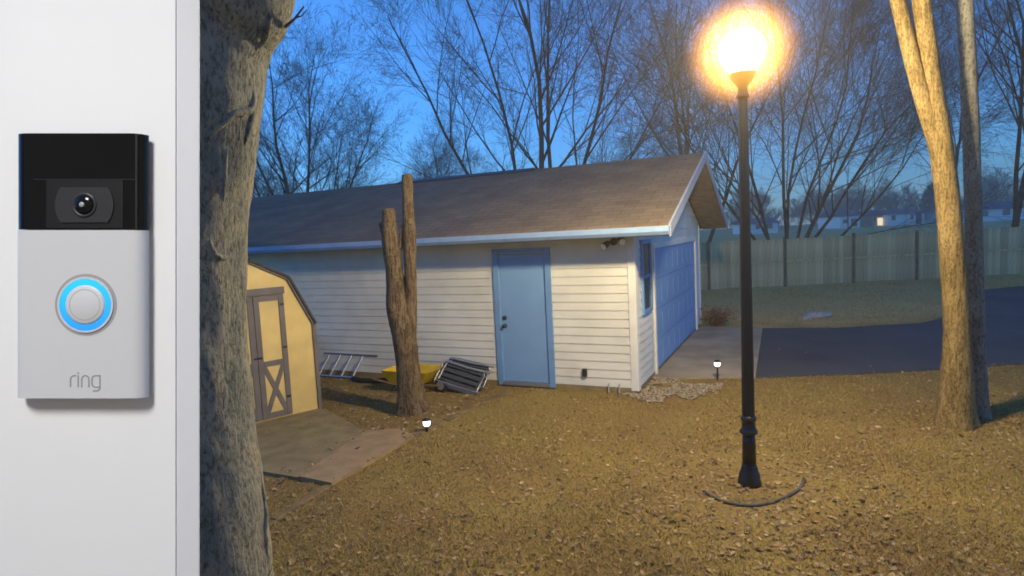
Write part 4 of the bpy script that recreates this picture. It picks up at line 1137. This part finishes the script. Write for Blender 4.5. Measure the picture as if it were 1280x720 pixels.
# ------------------------------------------------------------------ white post with the doorbell, right by the camera
def build_post():
    DF, TH = 0.2896, 0.0075
    DW = DF + TH
    kx = DW / 760.0
    # local frame: x right, y up, z towards the viewer, origin on the post's front plane
    M = CAM_MAT @ Matrix.Translation((0, 0, -DW))
    M_post = mat('white_post_paint', (0.80, 0.795, 0.785), 0.55, var=0.01, scale=20)
    xr = (220 - 640) * kx; xl = (-10 - 640) * kx
    xe = (247 - 640) * kx * 1.010; xe2 = xl - (xe - xr)
    y0, y1 = -1.44, 0.42
    base = M @ Vector(((xl + xr) / 2, y0, 0))
    base.z = DECK_Z
    t = thing('porch_post', base, 'white porch post in the near left foreground with a doorbell on its face', 'post')
    sec = [(xl, 0), (xr, 0)]
    MB().prism([M @ Vector((x, y0, z)) for x, z in [(xl, 0), (xr, 0), (xr - 0.02, -0.03), (xl + 0.02, -0.03)]][::1], (0, 0, 0), M.to_3x3() @ Vector((0, y1 - y0, 0))).build('front_board', M_post, t, bevel=0.0006)
    q = [(xr - 0.0002, -0.0005), (xe, -0.0050), (xe - 0.028, -0.055), (xr - 0.0195, -0.0303)]
    MB().prism([M @ Vector((x, y0, z)) for x, z in q], (0, 0, 0), M.to_3x3() @ Vector((0, y1 - y0, 0))).build('edge_trim', M_post, t, bevel=0.0005)
    q = [(xl + 0.0002, -0.0005), (xl + 0.0195, -0.0303), (xe2 + 0.028, -0.055), (xe2, -0.0050)]
    MB().prism([M @ Vector((x, y0, z)) for x, z in q], (0, 0, 0), M.to_3x3() @ Vector((0, y1 - y0, 0))).build('edge_trim', M_post, t, bevel=0.0005)
    MB().box(xl - 0.02, xr + 0.02, y1 + 0.0005, y1 + 0.02, -0.07, 0.012, M).build('cap', M_post, t, bevel=0.002)

    # ---- doorbell
    k = DF / 760.0
    def X(px): return (px - 640) * k
    def Y(py): return (360 - py) * k
    db = thing('video_doorbell', M @ Vector((X(106), Y(498), 0)), 'silver and black video doorbell with a glowing blue ring button on the white post', 'doorbell')
    M_silver = mat('satin_silver', (0.60, 0.60, 0.60), 0.42, spec=0.5, bump=0.02, bscale=900)
    M_gloss = mat('gloss_black', (0.004, 0.004, 0.0045), 0.12, spec=0.4)
    M_lensplate = mat('lens_plate', (0.032, 0.032, 0.034), 0.35)
    M_groove = mat('groove_grey', (0.34, 0.33, 0.32), 0.5)
    def profile(x0, x1, zf, zb, rr):
        """cross-section with rounded front edges, sides drawn in towards the wall"""
        pts = [(x0 + 0.006, zb)]
        n = 10
        for i in range(n + 1):
            a = math.pi - (math.pi / 2) * i / n
            pts.append((x0 + rr + rr * math.cos(a), zf - rr * 0.7 + rr * 0.7 * math.sin(a)))
        for i in range(n + 1):
            a = math.pi / 2 - (math.pi / 2) * i / n
            pts.append((x1 - rr + rr * math.cos(a), zf - rr * 0.7 + rr * 0.7 * math.sin(a)))
        pts.append((x1 - 0.006, zb))
        return pts
    def body(name, x0, x1, ya, yb, zf, zb, rr, m, par, bevel=0.0004):
        pr = profile(x0, x1, zf, zb, rr)
        q = [M @ Vector((x, ya, z)) for x, z in pr]
        o = MB().prism(q, (0, 0, 0), M.to_3x3() @ Vector((0, yb - ya, 0))).build(name, m, par)
        o.data.shade_smooth()
        md = o.modifiers.new('es', 'EDGE_SPLIT'); md.split_angle = R(40)
        return o
    # silver faceplate
    body('faceplate', X(24.5) * 1.0155, X(186.5) * 1.0155, Y(498), Y(287.6), TH, 0.0005, 0.0065, M_silver, db)
    hd = body('camera_housing', X(25) * 1.0155, X(186) * 1.0155, Y(286.6), Y(166.5), TH - 0.0001, 0.0005, 0.0065, M_gloss, db)
    def slab(name, x0, x1, ya, yb, z0, z1, m, par, bevel=0.0):
        return MB().box(x0, x1, ya, yb, z0, z1, M).build(name, m, par, bevel=bevel)
    slab('housing_seam', X(42), X(169), Y(224.5), Y(223.7), TH - 0.0003, TH + 0.00004, M_blackmetal, hd)
    slab('recess', X(58), X(154), Y(285), Y(225), TH - 0.0003, TH + 0.00008, mat('matt_black', (0.004, 0.004, 0.004), 0.45), hd)
    slab('housing_seam', X(169.3), X(171.3), Y(286.2), Y(167), TH - 0.0008, TH + 0.0001, M_blackmetal, hd)
    # lens plate: wide, straight top and bottom, rounded ends
    pts = []
    cx, cy, hw, hh = 106.2, 256.2, 36.5, 22.0
    for i in range(13):
        a = R(-37 + 74 * i / 12); pts.append((cx + hw * math.cos(a), cy - hw * math.sin(a)))
    for i in range(13):
        a = R(143 + 74 * i / 12); pts.append((cx + hw * math.cos(a), cy - hw * math.sin(a)))
    q = [M @ Vector((X(a), Y(b), TH + 0.0001)) for a, b in pts]
    pl = MB().prism(q, (0, 0, 0), M.to_3x3() @ Vector((0, 0, 0.0005))).build('lens_plate', M_lensplate, hd)
    zax = M.to_3x3() @ Vector((0, 0, 1))
    def disc(name, prof, cxp, cyp, m, par, z=TH, sides=48):
        return MB().lathe([(r * k, h) for r, h in prof], M @ Vector((X(cxp), Y(cyp), z)), sides, zax).build(name, m, par, smooth=True)
    disc('lens_ring', [(15.5, 0.0006), (15.5, 0.0009), (13.5, 0.0011), (12.2, 0.0007)], 106.2, 256.5, M_lensplate, pl)
    disc('lens', [(12, 0.0008), (11, 0.0012), (8, 0.0017), (4, 0.0021), (1, 0.0022)], 106.2, 256.5, M_gloss, pl)
    disc('iris', [(3.4, 0.0021), (3.0, 0.0024), (1.4, 0.0026), (0.6, 0.0026)], 106.2, 256.5, mat('iris_grey', (0.35, 0.35, 0.35), 0.3), pl)
    # button with blue ring
    cb = (107.5, 381.0)
    bt = disc('button', [(24.6, 0.0003), (24.6, 0.0005), (22.6, 0.0009), (1, 0.0009)], *cb, M_silver, db)
    def ringpart(name, r0, r1, z0, z1, m, par):
        """flat ring with straight walls"""
        n = 72; vs = []; fs = []
        for (r, z) in ((r0, z0), (r0, z1), (r1, z1), (r1, z0)):
            for i in range(n):
                a = 2 * math.pi * i / n
                vs.append(M @ Vector((X(cb[0]) + r * k * math.cos(a), Y(cb[1]) + r * k * math.sin(a), TH + z)))
        for b_ in range(4):
            b2 = (b_ + 1) % 4
            for i in range(n):
                i2 = (i + 1) % n
                fs.append((b_ * n + i, b2 * n + i, b2 * n + i2, b_ * n + i2))
        return MB().add(vs, fs).build(name, m, par)
    ringpart('groove', 34.6, 38.6, -0.0005, 0.00012, M_groove, db)
    ringpart('bezel', 32.6, 34.9, -0.0005, 0.0006, M_silver, db)
    ringpart('light_ring', 24.0, 32.7, -0.0005, 0.0005, blue_ring(M, X(cb[0]), Y(cb[1]), k), db)
    ringpart('button_seam', 18.6, 19.3, 0.0007, 0.00095, M_groove, bt)
    # lettering
    lt = MB()
    def stroke(px, w=0.85):
        """flat ribbon along photo-scale points"""
        p = [Vector((X(a), Y(b), 0)) for a, b in px]
        n = len(p); L, Rr = [], []
        for i in range(n):
            d = (p[min(i + 1, n - 1)] - p[max(i - 1, 0)]).normalized()
            s = Vector((-d.y, d.x, 0)) * w * k
            L.append(p[i] + s); Rr.append(p[i] - s)
        vs = [M @ Vector((v.x, v.y, z)) for z in (TH - 0.0002, TH + 0.00012) for v in L + Rr]
        m = 2 * n; fs = []
        for i in range(n - 1):
            fs += [(i, i + 1, n + i + 1, n + i), (m + i, m + n + i, m + n + i + 1, m + i + 1), (i, m + i, m + i + 1, i + 1), (n + i, n + i + 1, m + n + i + 1, m + n + i)]
        fs += [(0, n, m + n, m), (n - 1, m + n - 1, m + 2 * n - 1, 2 * n - 1)]
        lt.add(vs, fs)
    def arc(cx, cy, rx, ry, a0, a1, n=8):
        return [(cx + rx * math.cos(R(a0 + (a1 - a0) * i / n)), cy - ry * math.sin(R(a0 + (a1 - a0) * i / n))) for i in range(n + 1)]
    B, T = 484.0, 469.6
    stroke([(88.2, B), (88.2, 475)] + arc(93.0, 474.6, 4.8, 5.0, 180, 90) + [(95.2, T)])
    stroke([(97.8, B), (97.8, T - 0.4)])
    stroke([(97.8, 467.4), (97.8, 465.4)], 1.0)
    stroke([(102.2, B), (102.2, 475)] + arc(106.7, 474.4, 4.5, 4.8, 180, 0, 12) + [(111.2, B)])
    stroke([(125.0, T)] + [(119.8, T)] + arc(119.6, 474.2, 4.6, 4.6, 90, 180) + arc(119.6, 479.4, 4.6, 4.6, 180, 270) + [(125.0, B)])
    stroke([(125.0, T - 0.85), (125.0, 484.2)] + arc(120.4, 484.0, 4.6, 4.6, 0, -90) + [(116.0, 488.6)])
    lt.build('lettering', mat('letter_grey', (0.30, 0.30, 0.30), 0.45), db)

def blue_ring(M, cx, cy, k):
    """lit ring: cyan at the top, blue at the bottom"""
    m = emit('blue_light_ring', (0.03, 0.36, 1.0), 1.0)
    nt = m.node_tree; n = nt.nodes; l = nt.links
    b = n['Principled BSDF']; b.inputs['Base Color'].default_value = (0.02, 0.1, 0.2, 1)
    tc = n.new('ShaderNodeTexCoord'); sp = n.new('ShaderNodeSeparateXYZ'); l.new(tc.outputs['Object'], sp.inputs[0])
    zc = (M @ Vector((cx, cy, 0))).z
    mr = n.new('ShaderNodeMapRange'); mr.inputs['From Min'].default_value = zc - 33 * k; mr.inputs['From Max'].default_value = zc + 33 * k
    l.new(sp.outputs['Z'], mr.inputs['Value'])
    rp = n.new('ShaderNodeValToRGB'); e = rp.color_ramp.elements
    e[0].color = (0.01, 0.27, 1.0, 1); e[1].color = (0.01, 0.62, 1.0, 1)
    l.new(mr.outputs[0], rp.inputs[0]); l.new(rp.outputs[0], b.inputs['Emission Color'])
    b.inputs['Emission Strength'].default_value = 0.5
    return m
build_post()

# house wall behind the camera; unseen lamp added there to brighten the post
tag(MB().box(-6, 6, -1.45, -1.21, 0, 4.0).build('house_wall', mat('house_paint', (0.34, 0.34, 0.34), 0.9, var=0.25, scale=12)), None, None, kind='structure')
def build_added_lamp():
    c = CAM_MAT @ Vector((-0.20, 0, -0.30))
    Rm = CAM_ROT.to_3x3()
    p = c + Rm @ Vector((-0.22, 1.05, 1.0))
    aim = (c - p).normalized()
    t = thing('lamp_fixture', p, 'unseen reflector lamp added behind the viewer to light the post', 'lamp')
    MB().lathe([(0.05, -0.16), (0.07, -0.12), (0.14, 0.0), (0.15, 0.03)], p, 28, aim).build('shade', M_blackmetal, t, smooth=True)
    MB().tube([p - aim * 0.14, Vector((p.x, -1.1, p.z + 0.2)), Vector((p.x, -1.2, p.z + 0.2))], 0.015, 8).build('arm', M_blackmetal, t)
    MB().lathe([(0.06, 0), (0.06, 0.02)], (p.x, -1.205, p.z + 0.2), 20, (0, 1, 0)).build('mount_plate', M_blackmetal, t)
    ld = bpy.data.lights.new('added_fill_spot', 'SPOT')
    ld.energy = 47.0; ld.color = (1.0, 0.985, 0.95); ld.shadow_soft_size = 0.22; ld.spot_size = R(26); ld.spot_blend = 0.3
    lo = bpy.data.objects.new('fill_spot', ld); COL.objects.link(lo)
    lo.matrix_world = Matrix.Translation(p + aim * 0.05) @ aim.to_track_quat('-Z', 'Y').to_matrix().to_4x4()
    setparent(lo, t)
build_added_lamp()

# ------------------------------------------------------------------ evening haze round everything
def build_haze():
    o = MB().box(-265, 305, -65, 305, -1.2, 24.0).build('haze', None)
    m = bpy.data.materials.new('haze'); m.use_nodes = True
    nt = m.node_tree; n = nt.nodes
    n.remove(n['Principled BSDF'])
    v = n.new('ShaderNodeVolumePrincipled')
    v.inputs['Color'].default_value = (0.96, 0.88, 0.76, 1); v.inputs['Density'].default_value = 0.0026
    v.inputs['Anisotropy'].default_value = 0.45
    nt.links.new(v.outputs[0], n['Material Output'].inputs['Volume'])
    m.cycles.homogeneous_volume = True; m.cycles.volume_sampling = 'EQUIANGULAR'
    o.data.materials.append(m)
    tag(o, 'thin evening haze over the yard', None, None, 'stuff')
build_haze()
